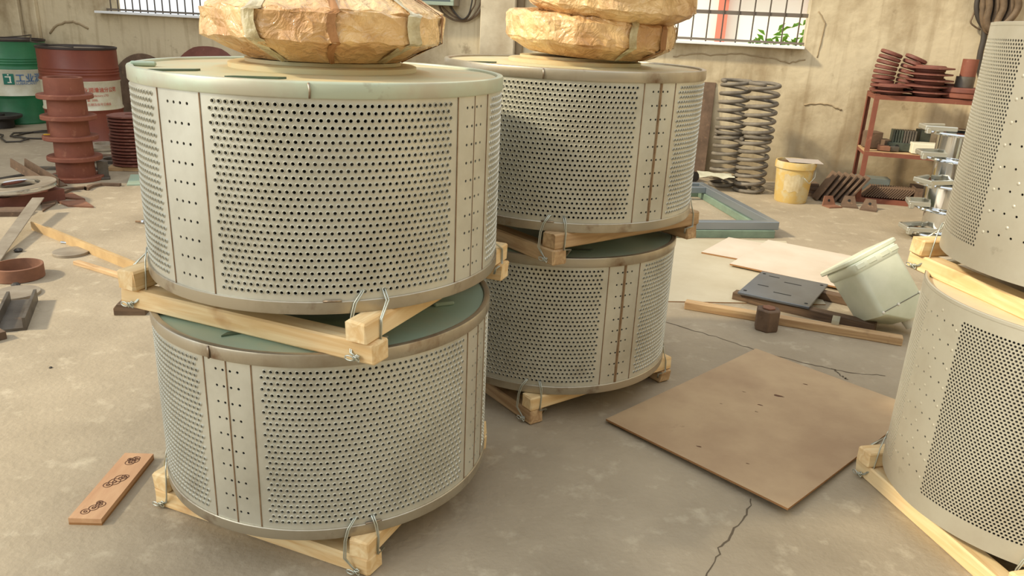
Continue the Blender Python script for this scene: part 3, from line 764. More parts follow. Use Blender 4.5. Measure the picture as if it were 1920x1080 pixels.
# far left dark cast wheel
q = away(G(2, 243), .16)
t = thing('cast_wheel', 'dark greasy cast wheel on the floor in front of the green barrel', 'wheel', (q.x, q.y, 0))
MB().lathe([(.1, 0), (.12, .005), (.12, .07), (.18, .09), (.195, .1), (.195, .12), (.17, .125), (.1, .11), (.05, .11), (.05, .0)], 36).build('rim', M['iron_dark'], t, smooth=35)
MB().lathe([(.05, .0), (.05, .13), (.03, .13), (.03, 0)], 20, closed=True).build('hub', M['iron_dark'], t, smooth=35)
# black hose on the floor and over the barrels
pts = []
for px, py in ((-20, 248), (6, 256), (2, 262), (12, 268), (38, 268), (55, 264), (40, 259), (20, 258), (26, 253), (60, 250), (90, 250), (110, 257), (80, 262), (50, 262), (25, 260), (45, 252), (80, 248), (115, 247)):
    g = G(px, py); pts.append((g.x, g.y, .009 + .004 * (len(pts) % 3)))
tag(MB().tube(pts, .008, 6).build('hose', M['cable'], smooth=True), 'thin black hose looped on the floor in front of the barrels', 'hose')
g1, g2 = gp, rp_
hp = [(g1.x - .5, g1.y - .05, .93), (g1.x - .25, g1.y - .1, .84), (g1.x, g1.y - .12, .808), (g1.x + .2, g1.y - .1, .83), (g1.x + .36, g1.y - .2, .85), (g1.x + .48, g1.y - .42, .80), (g2.x - .2, g2.y - .02, .80), (g2.x, g2.y - .05, .795)]
tag(MB().tube(hp, .006, 6).build('electric_cable', M['cable'], smooth=True), 'thin dark cable lying over the tops of both barrels', 'cable')

def bar_between(name, label, cat, a, b, w, h, m, group=None, roll=0, prof=None, bevel=.0015):
    """straight bar from a to b (Vectors, underside centre line)"""
    a, b = Vector(a), Vector(b); d = b - a; L_ = d.length
    mb_ = MB()
    if prof is None: mb_.box((L_ / 2, 0, h / 2), (L_, w, h))
    else:
        n = len(prof)
        vs = [(0, y, z) for y, z in prof] + [(L_, y, z) for y, z in prof]
        mb_.add(vs, [tuple(range(n)), tuple(range(n, 2 * n))[::-1]] + [(i, (i + 1) % n, n + (i + 1) % n, n + i) for i in range(n)])
        bevel = 0
    o = mb_.build(name, m, bevel=bevel)
    o.location = a
    q_ = d.to_track_quat('X', 'Z'); o.rotation_euler = (q_ @ __import__('mathutils').Quaternion((1, 0, 0), roll)).to_euler()
    return tag(o, label, cat, group)
def Lp(w, t): return [(-w / 2, 0), (w / 2, 0), (w / 2, t), (-w / 2 + t, t), (-w / 2 + t, w), (-w / 2, w)]
def Up(w, h, t): return [(-w / 2, 0), (w / 2, 0), (w / 2, h), (w / 2 - t, h), (w / 2 - t, t), (-w / 2 + t, t), (-w / 2 + t, h), (-w / 2, h)]
def GZ(px, py, z=0.0): return G(px, py, z)
bar_between('angle_bar', 'rusty angle bar leaning on the scrap pile, left one of two', 'bar', GZ(28, 312, .12), GZ(95, 352, .03), .05, .05, M['rust'], 'angle bars on the scrap pile', prof=Lp(.06, .008))
bar_between('angle_bar', 'rusty angle bar leaning on the scrap pile, right one beside the collars', 'bar', GZ(54, 312, .12), GZ(118, 350, .03), .05, .05, M['rust'], 'angle bars on the scrap pile', prof=Lp(.06, .008))
bar_between('channel_beam', 'brown steel channel beam lying under the shiny ring', 'beam', GZ(-60, 402, 0), GZ(112, 372, 0), .1, .07, M['oxide_dark'], prof=[(y, .07 - z) for y, z in Up(.12, .07, .012)])
bar_between('channel_beam', 'grey topped channel beam behind the shiny ring', 'beam', GZ(-60, 372, 0), GZ(100, 345, 0), .1, .07, M['iron'], prof=[(y, .07 - z) for y, z in Up(.11, .07, .012)])
bar_between('flat_bar', 'dark flat bar lying along the back of the scrap pile', 'bar', GZ(-30, 348), GZ(60, 332), .05, .03, M['iron_dark'])
bar_between('flat_bar', 'dark flat bar reaching behind the stacked collars', 'bar', GZ(60, 318), GZ(230, 318), .05, .02, M['iron'])
slab('steel_plate', 'brown steel plate at the left frame edge below the channel beam', 'plate', (*GZ(8, 402)[:2], 0), (.24, .12, .03), M['rust'], (0, 0, R_(14)))
t = thing('steel_ring', 'shiny machined steel ring lying on the scrap beams', 'ring', GZ(35, 353, .09), (R_(2), R_(-3), 0))
MB().lathe([(.115, .0), (.205, 0), (.208, .004), (.208, .026), (.205, .03), (.12, .03)], 56).build('ring_body', M['dusty_steel'], t, smooth=40)
MB().lathe([(.12, .03), (.112, .026), (.112, .004), (.115, 0)], 56).build('bore', M['shiny'], t, smooth=40)
MB().lathe([(.2085, .004), (.2092, .008), (.2092, .022), (.2085, .026)], 56).build('machined_edge', M['shiny'], t, smooth=40)
bar_between('flat_strip', 'long flat steel strip slanting from the ring down to the floor', 'strip', GZ(-38, 525, .0), GZ(72, 372, .085), .062, .006, M['dusty_steel'])
def poly_plate(name, label, cat, pix, z0, th, m, group=None, tilt=None):
    P = [G(x, y, z0) for x, y in pix]; c = sum(P, Vector()) / len(P)
    pl = [(p.x - c.x, p.y - c.y) for p in P]
    o = MB().prism(pl, 0, th).build(name, m, loc=(c.x, c.y, z0))
    if tilt: o.rotation_euler = tilt
    return tag(o, label, cat, group)
poly_plate('scrap_plate', 'rusty triangular scrap plate on the floor in front of the collars', 'plate', [(100, 372), (135, 364), (160, 376)], 0, .012, M['rust_red'], 'scrap plates')
poly_plate('scrap_plate', 'pointed rusty scrap plate nearer the camera, left of the nearest drum', 'plate', [(108, 380), (157, 377), (176, 390), (128, 388)], 0, .01, M['rust_red'], 'scrap plates')
poly_plate('scrap_plate', 'dark scrap plate behind the pointed scrap plates', 'plate', [(78, 378), (110, 370), (104, 384), (80, 398)], 0, .01, M['rust'], 'scrap plates')
def bent(name, label, cat, pix, w, h, m, z0=0.0):
    P = [G(x, y, z0) for x, y in pix]; mb_ = MB(); vs = []
    for i, p in enumerate(P):
        d = (P[min(i + 1, len(P) - 1)] - P[max(i - 1, 0)]).normalized(); s = Vector((-d.y, d.x, 0)) * w / 2
        for sg, zz in ((-1, 0), (1, 0), (1, h), (-1, h)): vs.append(p + s * sg + Vector((0, 0, zz)))
    fs = [(0, 1, 2, 3), tuple(4 * (len(P) - 1) + k for k in (3, 2, 1, 0))]
    for i in range(len(P) - 1):
        for k in range(4): fs.append((4 * i + k, 4 * i + (k + 1) % 4, 4 * i + 4 + (k + 1) % 4, 4 * i + 4 + k))
    return tag(mb_.add(vs, fs).build(name, m), label, cat)
bent('bent_bar', 'bent rusty flat bar curving along the floor below the collars', 'bar', [(80, 380), (100, 372), (130, 358), (160, 354), (162, 357), (170, 352), (190, 348), (226, 349)], .035, .018, M['rust'])
for i, (px, py, r, z, lab) in enumerate(((196, 281, .13, .03, 'grey flat ring on the floor between collars and pulleys, rear one'), (184, 300, .15, .0, 'rusty flat ring on the floor right behind the collars'), (212, 308, .12, .02, 'dark flat ring on the floor leaning by the red pulleys'))):
    g = G(px, py); o = MB().lathe([(r * .55, 0), (r, 0), (r, .024), (r * .55, .024)], 36, closed=True).build('flat_ring', M[('dusty_steel', 'rust', 'iron')[i]], loc=(g.x, g.y, z), smooth=35)
    tag(o, lab, 'ring', 'flat rings behind the collars')
g = G(195, 334)
t = thing('bracket', 'grey steel bracket standing beside the stacked collars', 'bracket', (g.x, g.y, 0), .5)
b = MB(); b.box((0, 0, .06), (.07, .02, .12)); b.build('web', M['iron'], t, bevel=.003)
b = MB(); b.box((0, -.03, .008), (.08, .08, .016)); b.build('foot', M['iron'], t, bevel=.003)
bar_between('angle_bar', 'long angle bar lying from the scrap pile to the nearest drum', 'bar', GZ(76, 428), GZ(275, 509), .05, .05, M['sunlit_steel'], prof=[(-.045, 0), (.035, 0), (.035, .005), (-.037, .012), (-.037, .045), (-.045, .045)])
def disc(label, px, py, r, h, m, group):
    g = away(G(px, py), r); o = MB().lathe([(.0001, 0), (r, 0), (r, h), (r * .985, h + .001), (.0001, h + .001)], 40).build('steel_disc', m, loc=(g.x, g.y, .001), smooth=30)
    return tag(o, label, 'disc', group)
disc('grey round steel disc on the floor beside the long angle bar', 135, 484, .082, .012, M['dusty_steel'], 'loose steel discs')
disc('grey round steel disc under the end of the short channel', 34, 564, .088, .01, M['dusty_steel'], 'loose steel discs')
o = bar_between('wooden_stick', 'short rough wooden stick beside the long angle bar', 'stick', GZ(143, 495), GZ(238, 524), .03, .018, M['pine_old'])
g = away(G(38, 532), .1)
tag(MB().lathe([(.098, 0), (.102, .003), (.102, .058), (.098, .06), (.093, .06), (.092, 0)], 48, closed=True).build('pipe_ring', M['rust_red'], loc=(g.x, g.y, 0), smooth=35), 'rusty brown pipe ring standing on the floor at the left edge', 'ring')
bar_between('short_channel', 'short grey steel channel lying open side up at the left edge', 'channel', GZ(20, 622), GZ(44, 566), .1, .05, M['iron'], prof=Up(.105, .05, .011))
bar_between('flat_bar', 'dark bar end poking in at the left frame edge under the channel', 'bar', GZ(-60, 650), GZ(8, 632), .05, .03, M['rust'])
g = G(243, 590); t = thing('wood_block', 'reddish wooden block on the floor left of the nearest stack', 'block', (g.x, g.y + .03, 0), R_(8))
b = MB(); b.prism([(-.06, 0), (.06, 0), (.06, .045), (-.045, .048), (-.06, .03)], -.04, .04, Rx(math.pi / 2)); b.build('block_body', M['pine_dark'], t, bevel=.002)
# loose fasteners
def bolt(label, px, py, rz):
    g = G(px, py); t = thing('bolt', label, 'bolt', (g.x, g.y, .012), rz, 'loose bolts on the floor')
    MB().tube([(0, 0, 0), (.05, 0, 0)], .006, 10).build('shank', M['weld'], t, smooth=40)
    MB().tube([(.035, 0, 0), (.048, 0, 0)], .012, 6).build('nut', M['shiny'], t)
bolt('small bolt with a shiny nut lying left of the nearest drum', 255, 419, .0)
g = G(115, 456); tag(MB().tube([(g.x, g.y, .006), (g.x + .04, g.y - .008, .006)], .006, 8).build('steel_pin', M['shiny'], smooth=40), 'shiny steel pin on the floor beside the long angle bar', 'pin')
for i, (px, py, s) in enumerate(((35, 472, .022), (30, 537, .02), (95, 690, .006), (310, 660, .006))):
    g = G(px, py); b = MB().lathe([(.0001, 0), (s * .8, .1 * s), (s, .4 * s), (s * .5, .8 * s), (.0001, .85 * s)], 7)
    tag(b.build('pebble', M['iron_dark'], loc=(g.x, g.y, 0)), ('dark nut on the floor above the pipe ring', 'dark crumb on the floor under the pipe ring', 'tiny crumb on bare floor at the left', 'tiny crumb on the floor by the lower drum')[i], 'debris')
# branded board
A_, B_, C_, D_ = G(131, 983), G(190, 986), G(288, 862), G(245, 852)
t = thing('wooden_board', 'pinkish plywood board with three burnt stamp marks on the floor', 'board', ((A_ + C_) / 2)[:2] + (0,) if False else Vector(((A_.x + C_.x) / 2, (A_.y + C_.y) / 2, 0)), math.atan2(C_.y - B_.y, C_.x - B_.x))
L_ = (C_ - B_).length; Wd = .077
b = MB(); b.box((0, 0, .009), (L_, Wd, .006)); b.build('top_ply', M['board'], t)
b = MB(); b.box((0, 0, .003), (L_, Wd, .006)); b.build('bottom_ply', M['ply_edge'], t)
b = MB(); b.box((0, 0, .015), (L_, Wd, .006)); b.build('face_ply', M['board'], t)
for x, rs in ((-.105, ((-.014, -.012, .010), (.002, .0, .011), (.016, .010, .011), (.024, .004, .007))), (.012, ((-.018, -.012, .011), (-.004, -.002, .014), (.012, .006, .015), (.02, .014, .009))), (.11, ((-.01, -.004, .012), (.0, .002, .013), (.01, .004, .009), (.004, -.01, .006)))):
    b = MB()
    for dx, dy, r in rs:
        b.tube([(x + dx + r * math.cos(k * .393), -dy * 1.0 + r * math.sin(k * .393), .0182) for k in range(16)], .0011, 4, cyc=True)
        b.tube([(x + dx + r * .35 * math.cos(k * .8), -dy + r * .35 * math.sin(k * .8), .0182) for k in range(8)], .0014, 4, cyc=True)
    b.build('burn_mark', M['burn'], t)

# ------------------------------------------------------------------ middle ground: plywood, battens, tank, frames
def warped_sheet(name, label, cat, p0, ax, ay, lx, ly, th, m, lift, edge=None, group=None):
    """sheet with corner p0 and edges ax*lx, ay*ly; lift(u,v) is the height of its underside"""
    n = 10; mb_ = MB(); vs = []
    for k in (0, 1):
        for i in range(n + 1):
            for j in range(n + 1):
                u, v = i / n, j / n; q = ax * (lx * u) + ay * (ly * v); vs.append((q.x, q.y, lift(u, v) + (th if k else 0)))
    N_ = (n + 1) ** 2; fs = []; mi = []
    for i in range(n):
        for j in range(n):
            a = i * (n + 1) + j
            fs.append((a, a + n + 1, a + n + 2, a + 1)); fs.append((N_ + a, N_ + a + 1, N_ + a + n + 2, N_ + a + n + 1))
    ring = [i * (n + 1) for i in range(n + 1)] + [n * (n + 1) + j for j in range(1, n + 1)] + [i * (n + 1) + n for i in range(n - 1, -1, -1)] + [j for j in range(n - 1, 0, -1)]
    nf = len(fs)
    for a, b in zip(ring, ring[1:] + ring[:1]): fs.append((a, b, b + N_, a + N_))
    mb_.add(vs, fs); mb_.m = [0] * nf + [1] * (len(fs) - nf)
    return tag(mb_.build(name, [m, edge or m], loc=(p0.x, p0.y, 0)), label, cat, group)
p1, p2, p3 = G(1136, 787, .012), G(1476, 962, .012), G(1417, 655, .004)
ax_ = (p2 - p1); ax_.z = 0; lx = ax_.length; ax_.normalize(); ay_ = (p3 - p1); ay_.z = 0; ly = ay_.length; ay_.normalize()
warped_sheet('plywood_sheet', 'large brown plywood sheet lying on the floor in the middle', 'plywood', p1, ax_, ay_, lx, ly, .006, M['ply'], lambda u, v: .002 + .012 * (1 - v) ** 2 * (.6 + .4 * u) + .006 * u * (1 - v), M['ply_edge'])
def scuffs(pix, w):
    for k, (x, y, s) in enumerate(pix):
        g = G(x, y, .01); d = g - p1; u = d.dot(ax_) / lx; v = d.dot(ay_) / ly
        z = .002 + .012 * (1 - v) ** 2 * (.6 + .4 * u) + .006 * u * (1 - v) + .0062
        n = 9; b = MB(); b.add([(0, 0, .0004)] + [(s * 1.7 * math.cos(q * 6.283 / n) * random.uniform(.6, 1.2), s * .5 * math.sin(q * 6.283 / n) * random.uniform(.5, 1.3), .0004) for q in range(n)], [(0, q + 1, (q + 1) % n + 1) for q in range(n)])
        b.build('scuff_mark', M['burn'], w, loc=(g.x - w.location.x, g.y - w.location.y, z), rot=(0, 0, R_(-25)))
scuffs([(1425, 760, .006), (1459, 742, .012), (1418, 773, .004), (1352, 758, .003), (1395, 735, .004), (1510, 720, .006), (1310, 842, .005), (1401, 875, .003)], bpy.data.objects['plywood_sheet'])
# pale sheets
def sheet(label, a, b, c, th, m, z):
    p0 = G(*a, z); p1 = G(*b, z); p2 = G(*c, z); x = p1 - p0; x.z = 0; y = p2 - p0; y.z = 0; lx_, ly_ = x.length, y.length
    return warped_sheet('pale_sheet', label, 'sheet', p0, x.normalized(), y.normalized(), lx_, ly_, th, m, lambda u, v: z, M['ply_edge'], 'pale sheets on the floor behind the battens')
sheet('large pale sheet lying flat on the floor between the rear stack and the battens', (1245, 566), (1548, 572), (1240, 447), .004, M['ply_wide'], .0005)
sheet('pale thin sheet with a notched end, lower one, nearest the green frame', (1315, 475), (1560, 520), (1366, 447), .008, M['ply_pale'], .005)
sheet('pale thin sheet lying across the notched one behind the black plate', (1368, 497), (1590, 545), (1440, 452), .008, M['ply_pale'], .0135)
# battens
bar_between('batten', 'long pale wooden batten on the floor in front of the tank', 'batten', GZ(1284, 577), GZ(1690, 646), .045, .035, M['pine_old'], 'battens on the floor', bevel=.003)
bar_between('batten', 'darker wooden batten under the slotted plate', 'batten', GZ(1375, 560), GZ(1640, 622), .05, .04, M['pine_dark'], 'battens on the floor', bevel=.003)
bar_between('batten', 'dark wooden batten behind the slotted plate, near the tank', 'batten', GZ(1440, 538), GZ(1640, 582), .05, .04, M['pine_dark'], 'battens on the floor', bevel=.003)
# clip
g = G(1567, 602, .04); t = thing('metal_clip', 'small galvanised clip bent over the darker batten', 'clip', (g.x, g.y, 0), R_(-25))
b = MB(); b.box((0, -.034, .025), (.03, .003, .05)); b.build('leg', M['wire'], t); b = MB(); b.box((0, 0, .051), (.03, .07, .003)); b.build('bridge', M['wire'], t)
# slotted plate
c_ = [G(1383, 548, .05), G(1517, 577, .05), G(1566, 540, .05), G(1447, 513, .05)]
px_ = (c_[1] - c_[0]); lx2 = px_.length; py_ = (c_[3] - c_[0]); ly2 = py_.length
t = thing('slotted_plate', 'dark grey steel plate with slots and holes resting on battens', 'plate', (c_[0].x, c_[0].y, .041), math.atan2(px_.y, px_.x))
b = MB(); b.box((lx2 / 2, ly2 / 2, .006), (lx2, ly2, .012)); b.build('plate_body', M['plate_black'], t, bevel=.002)
b = MB(); b.box((lx2 / 2, ly2 / 2, -.012), (lx2 * .9, ly2 * .86, .022)); b.build('stiffener', M['iron_dark'], t)
for u, v, w in ((.22, .42, .05), (.55, .26, .08), (.56, .72, .08), (.24, .85, .05)):
    b = MB(); b.box((lx2 * u, ly2 * v, .0122), (w, .008, .001)); b.build('slot', M['black'], t)
for u, v in ((.07, .1), (.93, .1), (.93, .9), (.07, .9)):
    MB().lathe([(.0001, .0), (.008, 0), (.008, .0008), (.0001, .0008)], 14).build('bolt_hole', M['black'], t, loc=(lx2 * u, ly2 * v, .0121))
# rusty block in front of the batten
g = away(G(1433, 620), .035); t = thing('steel_block', 'rusty six-sided steel block standing on the floor against the batten', 'block', (g.x, g.y - .012, 0), .3)
hx = [(.052 * math.cos(k * math.pi / 3), .052 * math.sin(k * math.pi / 3)) for k in range(6)]
MB().prism(hx, 0, .092).build('block_body', M['rust'], t, bevel=.004)
MB().prism([(x * .55, y * .55) for x, y in hx], .092, .099).build('worn_top', M['rust_red'], t, bevel=.002)

# white tank lying tilted
def rrect(w, h, r, n=4):
    o = []
    for cx_, cy_, a0 in ((w / 2 - r, h / 2 - r, 0), (-w / 2 + r, h / 2 - r, 90), (-w / 2 + r, -h / 2 + r, 180), (w / 2 - r, -h / 2 + r, 270)):
        for k in range(n + 1): a = R_(a0 + 90 * k / n); o.append((cx_ + r * math.cos(a), cy_ + r * math.sin(a)))
    return o
def loft(mb_, secs):
    n = len(secs[0][0]); vs = []; fs = []
    for poly, z, dx in secs: vs += [(x + dx, y, z) for x, y in poly]
    for s in range(len(secs) - 1):
        for i in range(n): fs.append((s * n + i, s * n + (i + 1) % n, (s + 1) * n + (i + 1) % n, (s + 1) * n + i))
    fs.append(tuple(range(n))[::-1]); fs.append(tuple((len(secs) - 1) * n + i for i in range(n)))
    return mb_.add(vs, fs)
tk = thing('plastic_tank', 'white plastic hopper tank lying tilted with its outlet on the floor', 'tank', (1.60, 3.09, .097), (0, 0, 0))
tk.rotation_euler = (Rx(R_(-27)) @ Ry(R_(-30)) @ Rz(R_(6))).to_euler(); tk.scale = (.82, .85, .84)
loft(MB(), [(rrect(.10, .16, .02), -.085, .06), (rrect(.262, .24, .03), .0, .0), (rrect(.272, .25, .03), .24, .0)]).build('tank_body', M['tank'], tk, smooth=35)
loft(MB(), [(rrect(.275, .253, .03), .235, 0), (rrect(.284, .262, .03), .245, 0), (rrect(.284, .262, .03), .28, 0), (rrect(.28, .255, .03), .285, 0)]).build('collar', M['tank'], tk, smooth=35)
loft(MB(), [(rrect(.318, .30, .05), .286, 0.012), (rrect(.324, .306, .05), .290, .012), (rrect(.324, .306, .05), .304, .012), (rrect(.312, .29, .045), .31, .012)]).build('lid_flange', M['tank'], tk, smooth=35, loc=(0, .03, 0))
for x in (-.1, -.03, .05, .11):
    b = MB(); b.box((x, -.131, .262), (.05, .006, .026)); b.build('flange_rib', M['tank'], tk, bevel=.003)
for x in (-.115, -.02, .115):
    MB().lathe([(.008, 0), (.006, .004), (.0001, .005)], 10, Rx(math.pi / 2)).build('rivet', M['tank_pipe'], tk, loc=(x, -.121, .012))
b = MB(); b.box((0, -.1205, .012), (.24, .004, .003)); b.build('seam', M['iron'], tk)
MB().tube([(.06, 0, -.08), (.065, 0, -.13)], .032, 20).build('outlet_pipe', M['tank_pipe'], tk, smooth=40)

# green steel frames
def tube_frame(label, loc, rz, w, d, s, m, midbar=True, zoff=0):
    t = thing('steel_frame', label, 'steel frame', loc, rz, 'rectangular steel frames on the floor')  # rectangular frame of tube rails, lying flat
    def bar(c, size): b = MB(); b.box(c, size); return b.build('rail', m, t, bevel=.003)
    bar((w / 2, s / 2, s / 2), (w, s, s)); bar((w / 2, d - s / 2, s / 2), (w, s, s))
    bar((s / 2, d / 2, s / 2), (s, d - 2 * s, s)); bar((w - s / 2, d / 2, s / 2), (s, d - 2 * s, s))
    if midbar: bar((w / 2, d - s * 3.4, s / 2), (w - 2 * s, s * .8, s * .9))
    return t
fr0 = G(1452, 447); rz = R_(9)
o1 = fr0 - Vector((math.cos(rz), math.sin(rz), 0)) * 1.05
tube_frame('pale green square-tube frame lying on the floor, lower of two', (o1.x, o1.y, 0), rz, 1.05, 1.2, .048, M['frame_green'], False)
tube_frame('grey green square-tube frame lying on top of the other frame', (o1.x + .025, o1.y + .005, .0485), rz + .012, 1.05, 1.22, .05, M['frame_blue'])

# ------------------------------------------------------------------ by the far wall, right
def spring(label, loc, r, wr_, turns, h, rot):
    n = int(turns * 22); pts = []
    for i in range(n + 1):
        a = i / 22 * 2 * math.pi; tt = i / n
        # closed ground ends
        zz = wr_ + (h - 2 * wr_) * min(1, max(0, (tt * turns - .6) / (turns - 1.2)))
        pts.append((r * math.cos(a), r * math.sin(a), zz))
    o = MB().tube(pts, wr_, 8).build('coil_spring', M['spring'], loc=loc, rot=(0, 0, rot), smooth=True)
    return tag(o, label, 'spring', 'coil springs stacked against the far wall')
s1, s2 = away(G(1354, 353), .12), away(G(1402, 364), .12)
spring('heavy grey coil spring, upper left of the four by the wall', (s1.x, s1.y, .415), .107, .0145, 7.2, .42, 2.5)
spring('heavy grey coil spring, lower left of the four by the wall', (s1.x, s1.y, 0), .107, .0145, 7.4, .415, .3)
spring('heavy grey coil spring, upper right of the four by the wall', (s2.x + .01, s2.y, .415), .107, .0145, 7.2, .42, 3.4)
spring('heavy grey coil spring, lower right of the four by the wall', (s2.x, s2.y, 0), .107, .0145, 7.4, .415, 1.1)
# brown board behind the rear stack
g = G(1316, 330); slab('brown_panel', 'brown panel leaning on the wall behind the rear stack', 'panel', (g.x - .14, g.y - .02, 0), (.3, .025, .78), M['rust'], (R_(-7), 0, WROT))
g = G(1302, 342); tag(MB().tube([(g.x, g.y, .045), (g.x - .12, g.y + .3, .045)], .042, 18).build('pipe_stub', M['iron_dark'], smooth=40), 'dark pipe stub on the floor behind the rear stack', 'pipe')
# rag
b = MB(); vs = []
for i in range(7):
    for j in range(5): vs.append((i * .045, j * .05 + random.uniform(-.01, .01), .004 + random.uniform(0, .022)))
b.add(vs, [(i * 5 + j, i * 5 + j + 1, i * 5 + j + 6, i * 5 + j + 5) for i in range(6) for j in range(4)])
g = G(1308, 358); tag(b.build('rag', M['rag'], loc=(g.x, g.y, .1), rot=(0, 0, -.1), smooth=True), 'crumpled pale rag lying on the far end of the steel frame', 'rag')
# bucket
g = away(G(1480, 382), .115)
t = thing('bucket', 'worn yellow paint bucket standing by the coil springs', 'bucket', (g.x, g.y, 0))
MB().lathe([(.0001, .002), (.112, 0), (.116, .006), (.134, .255), (.132, .255)], 40).build('bucket_body', M['bucket'], t, smooth=40)
MB().lathe([(.134, .25), (.145, .252), (.146, .285), (.143, .302), (.136, .302), (.134, .26)], 40).build('rim', M['bucket'], t, smooth=40)
MB().lathe([(.136, .285), (.0001, .292)], 30).build('contents', M['bucket_in'], t)
a0 = math.atan2(-g.y, -g.x); f = MB(); vs = []
for i in range(7):
    for k in range(4):
        z = .09 + .12 * k / 3; r = .1165 + (z - .006) * .0723 + .0012; a = a0 - .5 + 1.05 * i / 6; vs.append((r * math.cos(a), r * math.sin(a), z + (.01 * math.sin(i * 2.1) if k in (0, 3) else 0)))
f.add(vs, [(i * 4 + k, i * 4 + 4 + k, i * 4 + 5 + k, i * 4 + 1 + k) for i in range(6) for k in range(3)]).build('worn_label', M['label_worn'], t, flip_fix=False)
MB().tube([(.146 * math.cos(a0 + 1.35), .146 * math.sin(a0 + 1.35), .27), (.155 * math.cos(a0 + 1.2), .155 * math.sin(a0 + 1.2), .2), (.155 * math.cos(a0 + .8), .155 * math.sin(a0 + .8), .16), (.15 * math.cos(a0 + .5), .15 * math.sin(a0 + .5), .2)], .003, 6).build('handle', M['wire'], t, smooth=True)
slab('grey_offcut', 'grey sheet offcut resting on top of the yellow bucket', 'sheet', (g.x + .05, g.y - .02, .303), (.24, .16, .004), M['sheet_grey'], (R_(2), 0, -.1))

# shelf unit
SF = G(1603, 378); SD, SLn, SH = .36, 1.25, .80
sh = thing('steel_shelf', 'rusty red angle-iron shelf unit standing at the far wall', 'shelf', (SF.x, SF.y, 0), WROT)
Ms = Matrix.Translation((SF.x, SF.y, 0)) @ Rz(WROT)
for x in (0, SLn):
    for y in (0, SD):
        b = MB(); sx = 1 if x == 0 else -1; sy = 1 if y == 0 else -1
        b.prism([(0, 0), (sx * .032, 0), (sx * .032, sy * .005), (sx * .005, sy * .005), (sx * .005, sy * .032), (0, sy * .032)], 0, SH)
        b.build('upright', M['oxide'], sh, loc=(x, y, 0))
for i, z in enumerate((SH - .006, .385, .03)):
    b = MB(); b.box((SLn / 2, SD / 2, z - .004), (SLn, SD, .010)); b.build('shelf_board', M['pine_old'] if i == 1 else M['oxide'], sh)
    for y in (0.002, SD - .002):
        b = MB(); b.box((SLn / 2, y, z - .018), (SLn, .005, .03)); b.build('shelf_rail', M['oxide'], sh)
    for x in (.004, SLn - .004):
        b = MB(); b.box((x, SD / 2, z - .018), (.005, SD, .03)); b.build('shelf_rail', M['oxide'], sh)
def SP(x, y, z): v = Ms @ Vector((x, y, z)); return (v.x, v.y, v.z)
zt = SH + .0005
# tilted ring stacks
ring_me = MB().lathe([(.045, 0), (.072, .0), (.080, .005), (.080, .022), (.07, .027), (.045, .027)], 28, closed=True).mesh('ring_casting', M['oxide_dark'], 35)
for si, (bx, n, dx, lean0, dl, nm) in enumerate(((.07, 9, .004, 2, 2.6, 'left'), (.235, 8, .006, 8, 2.6, 'right'))):
    x, z, an = bx, zt, R_(lean0)
    for i in range(n):
        o = obj('ring_casting', ring_me, None, SP(x, .24, z + .006 * math.sin(an) + .078 * abs(math.sin(an))), (0, 0, 0))
        o.rotation_euler = (Rz(WROT) @ Ry(an) @ Rz(i * .8)).to_euler()
        tag(o, 'red ring casting, %s of the %s leaning stack on the shelf' % (ORD[n - 1 - i], nm), 'ring', 'ring castings stacked on the top shelf')
        z += .0305 * math.cos(an) ; x += .0305 * math.sin(an) * (1 if i > 3 else .4); an += R_(dl) if i > 2 else R_(.5)
# flanged discs (pulley halves)
def flange_disc(label, x, y, z, r, h, m, tilt=0):
    t = thing('flanged_disc', label, 'disc', SP(x, y, z), (0, tilt, WROT), 'flanged discs on the top shelf')
    MB().lathe([(.03, 0), (r * .62, .0), (r * .64, h * .35), (r, h * .5), (r, h * .72), (r * .66, h * .8), (r * .60, h), (.03, h)], 36, closed=True).build('disc_body', m, t, smooth=30)
    MB().lathe([(.018, .0), (.03, .0), (.03, h), (.018, h)], 16, closed=True).build('bore', m, t, smooth=30)
    return t
flange_disc('red flanged disc at the left front corner of the top shelf, lower', .11, .10, zt, .135, .034, M['oxide_dark'])
flange_disc('red flanged disc at the left front corner of the top shelf, upper', .108, .10, zt + .0345, .135, .034, M['oxide_dark'])
for i in range(5):
    flange_disc('red flanged disc, %s of the tall middle stack on the top shelf' % ORD[4 - i], .36 + (.01, -.012, .008, -.004, .0)[i], .14, zt + i * .0425, .158, .042, M['oxide_dark'])
flange_disc('dark flanged disc behind the tall middle stack on the top shelf', .53, .27, zt + .01, .10, .08, M['oxide_dark'])
for i in range(2):
    o = MB().lathe([(.03, 0), (.14, 0), (.145, .006), (.145, .03), (.135, .036), (.03, .036)], 36, closed=True).build('thick_disc', M['oxide'] if i == 0 else M['oxide_dark'], loc=SP(.60, .13, zt + i * .0365), smooth=30)
    tag(o, ('thick red disc on the shelf below the grey sleeve, lower', 'thick red disc on the shelf below the grey sleeve, upper')[i], 'disc', 'thick discs under the sleeve')
tag(MB().lathe([(.04, 0), (.062, 0), (.062, .075), (.04, .075)], 28, closed=True).build('grey_sleeve', M['iron'], loc=SP(.60, .14, zt + .074), smooth=30), 'grey iron sleeve standing on the thick red discs', 'sleeve')
tag(MB().lathe([(.04, 0), (.052, 0), (.052, .12), (.04, .12)], 28, closed=True).build('red_sleeve', M['oxide'], loc=SP(.61, .145, zt + .1495), smooth=30), 'red sleeve standing on top of the grey iron sleeve', 'sleeve')
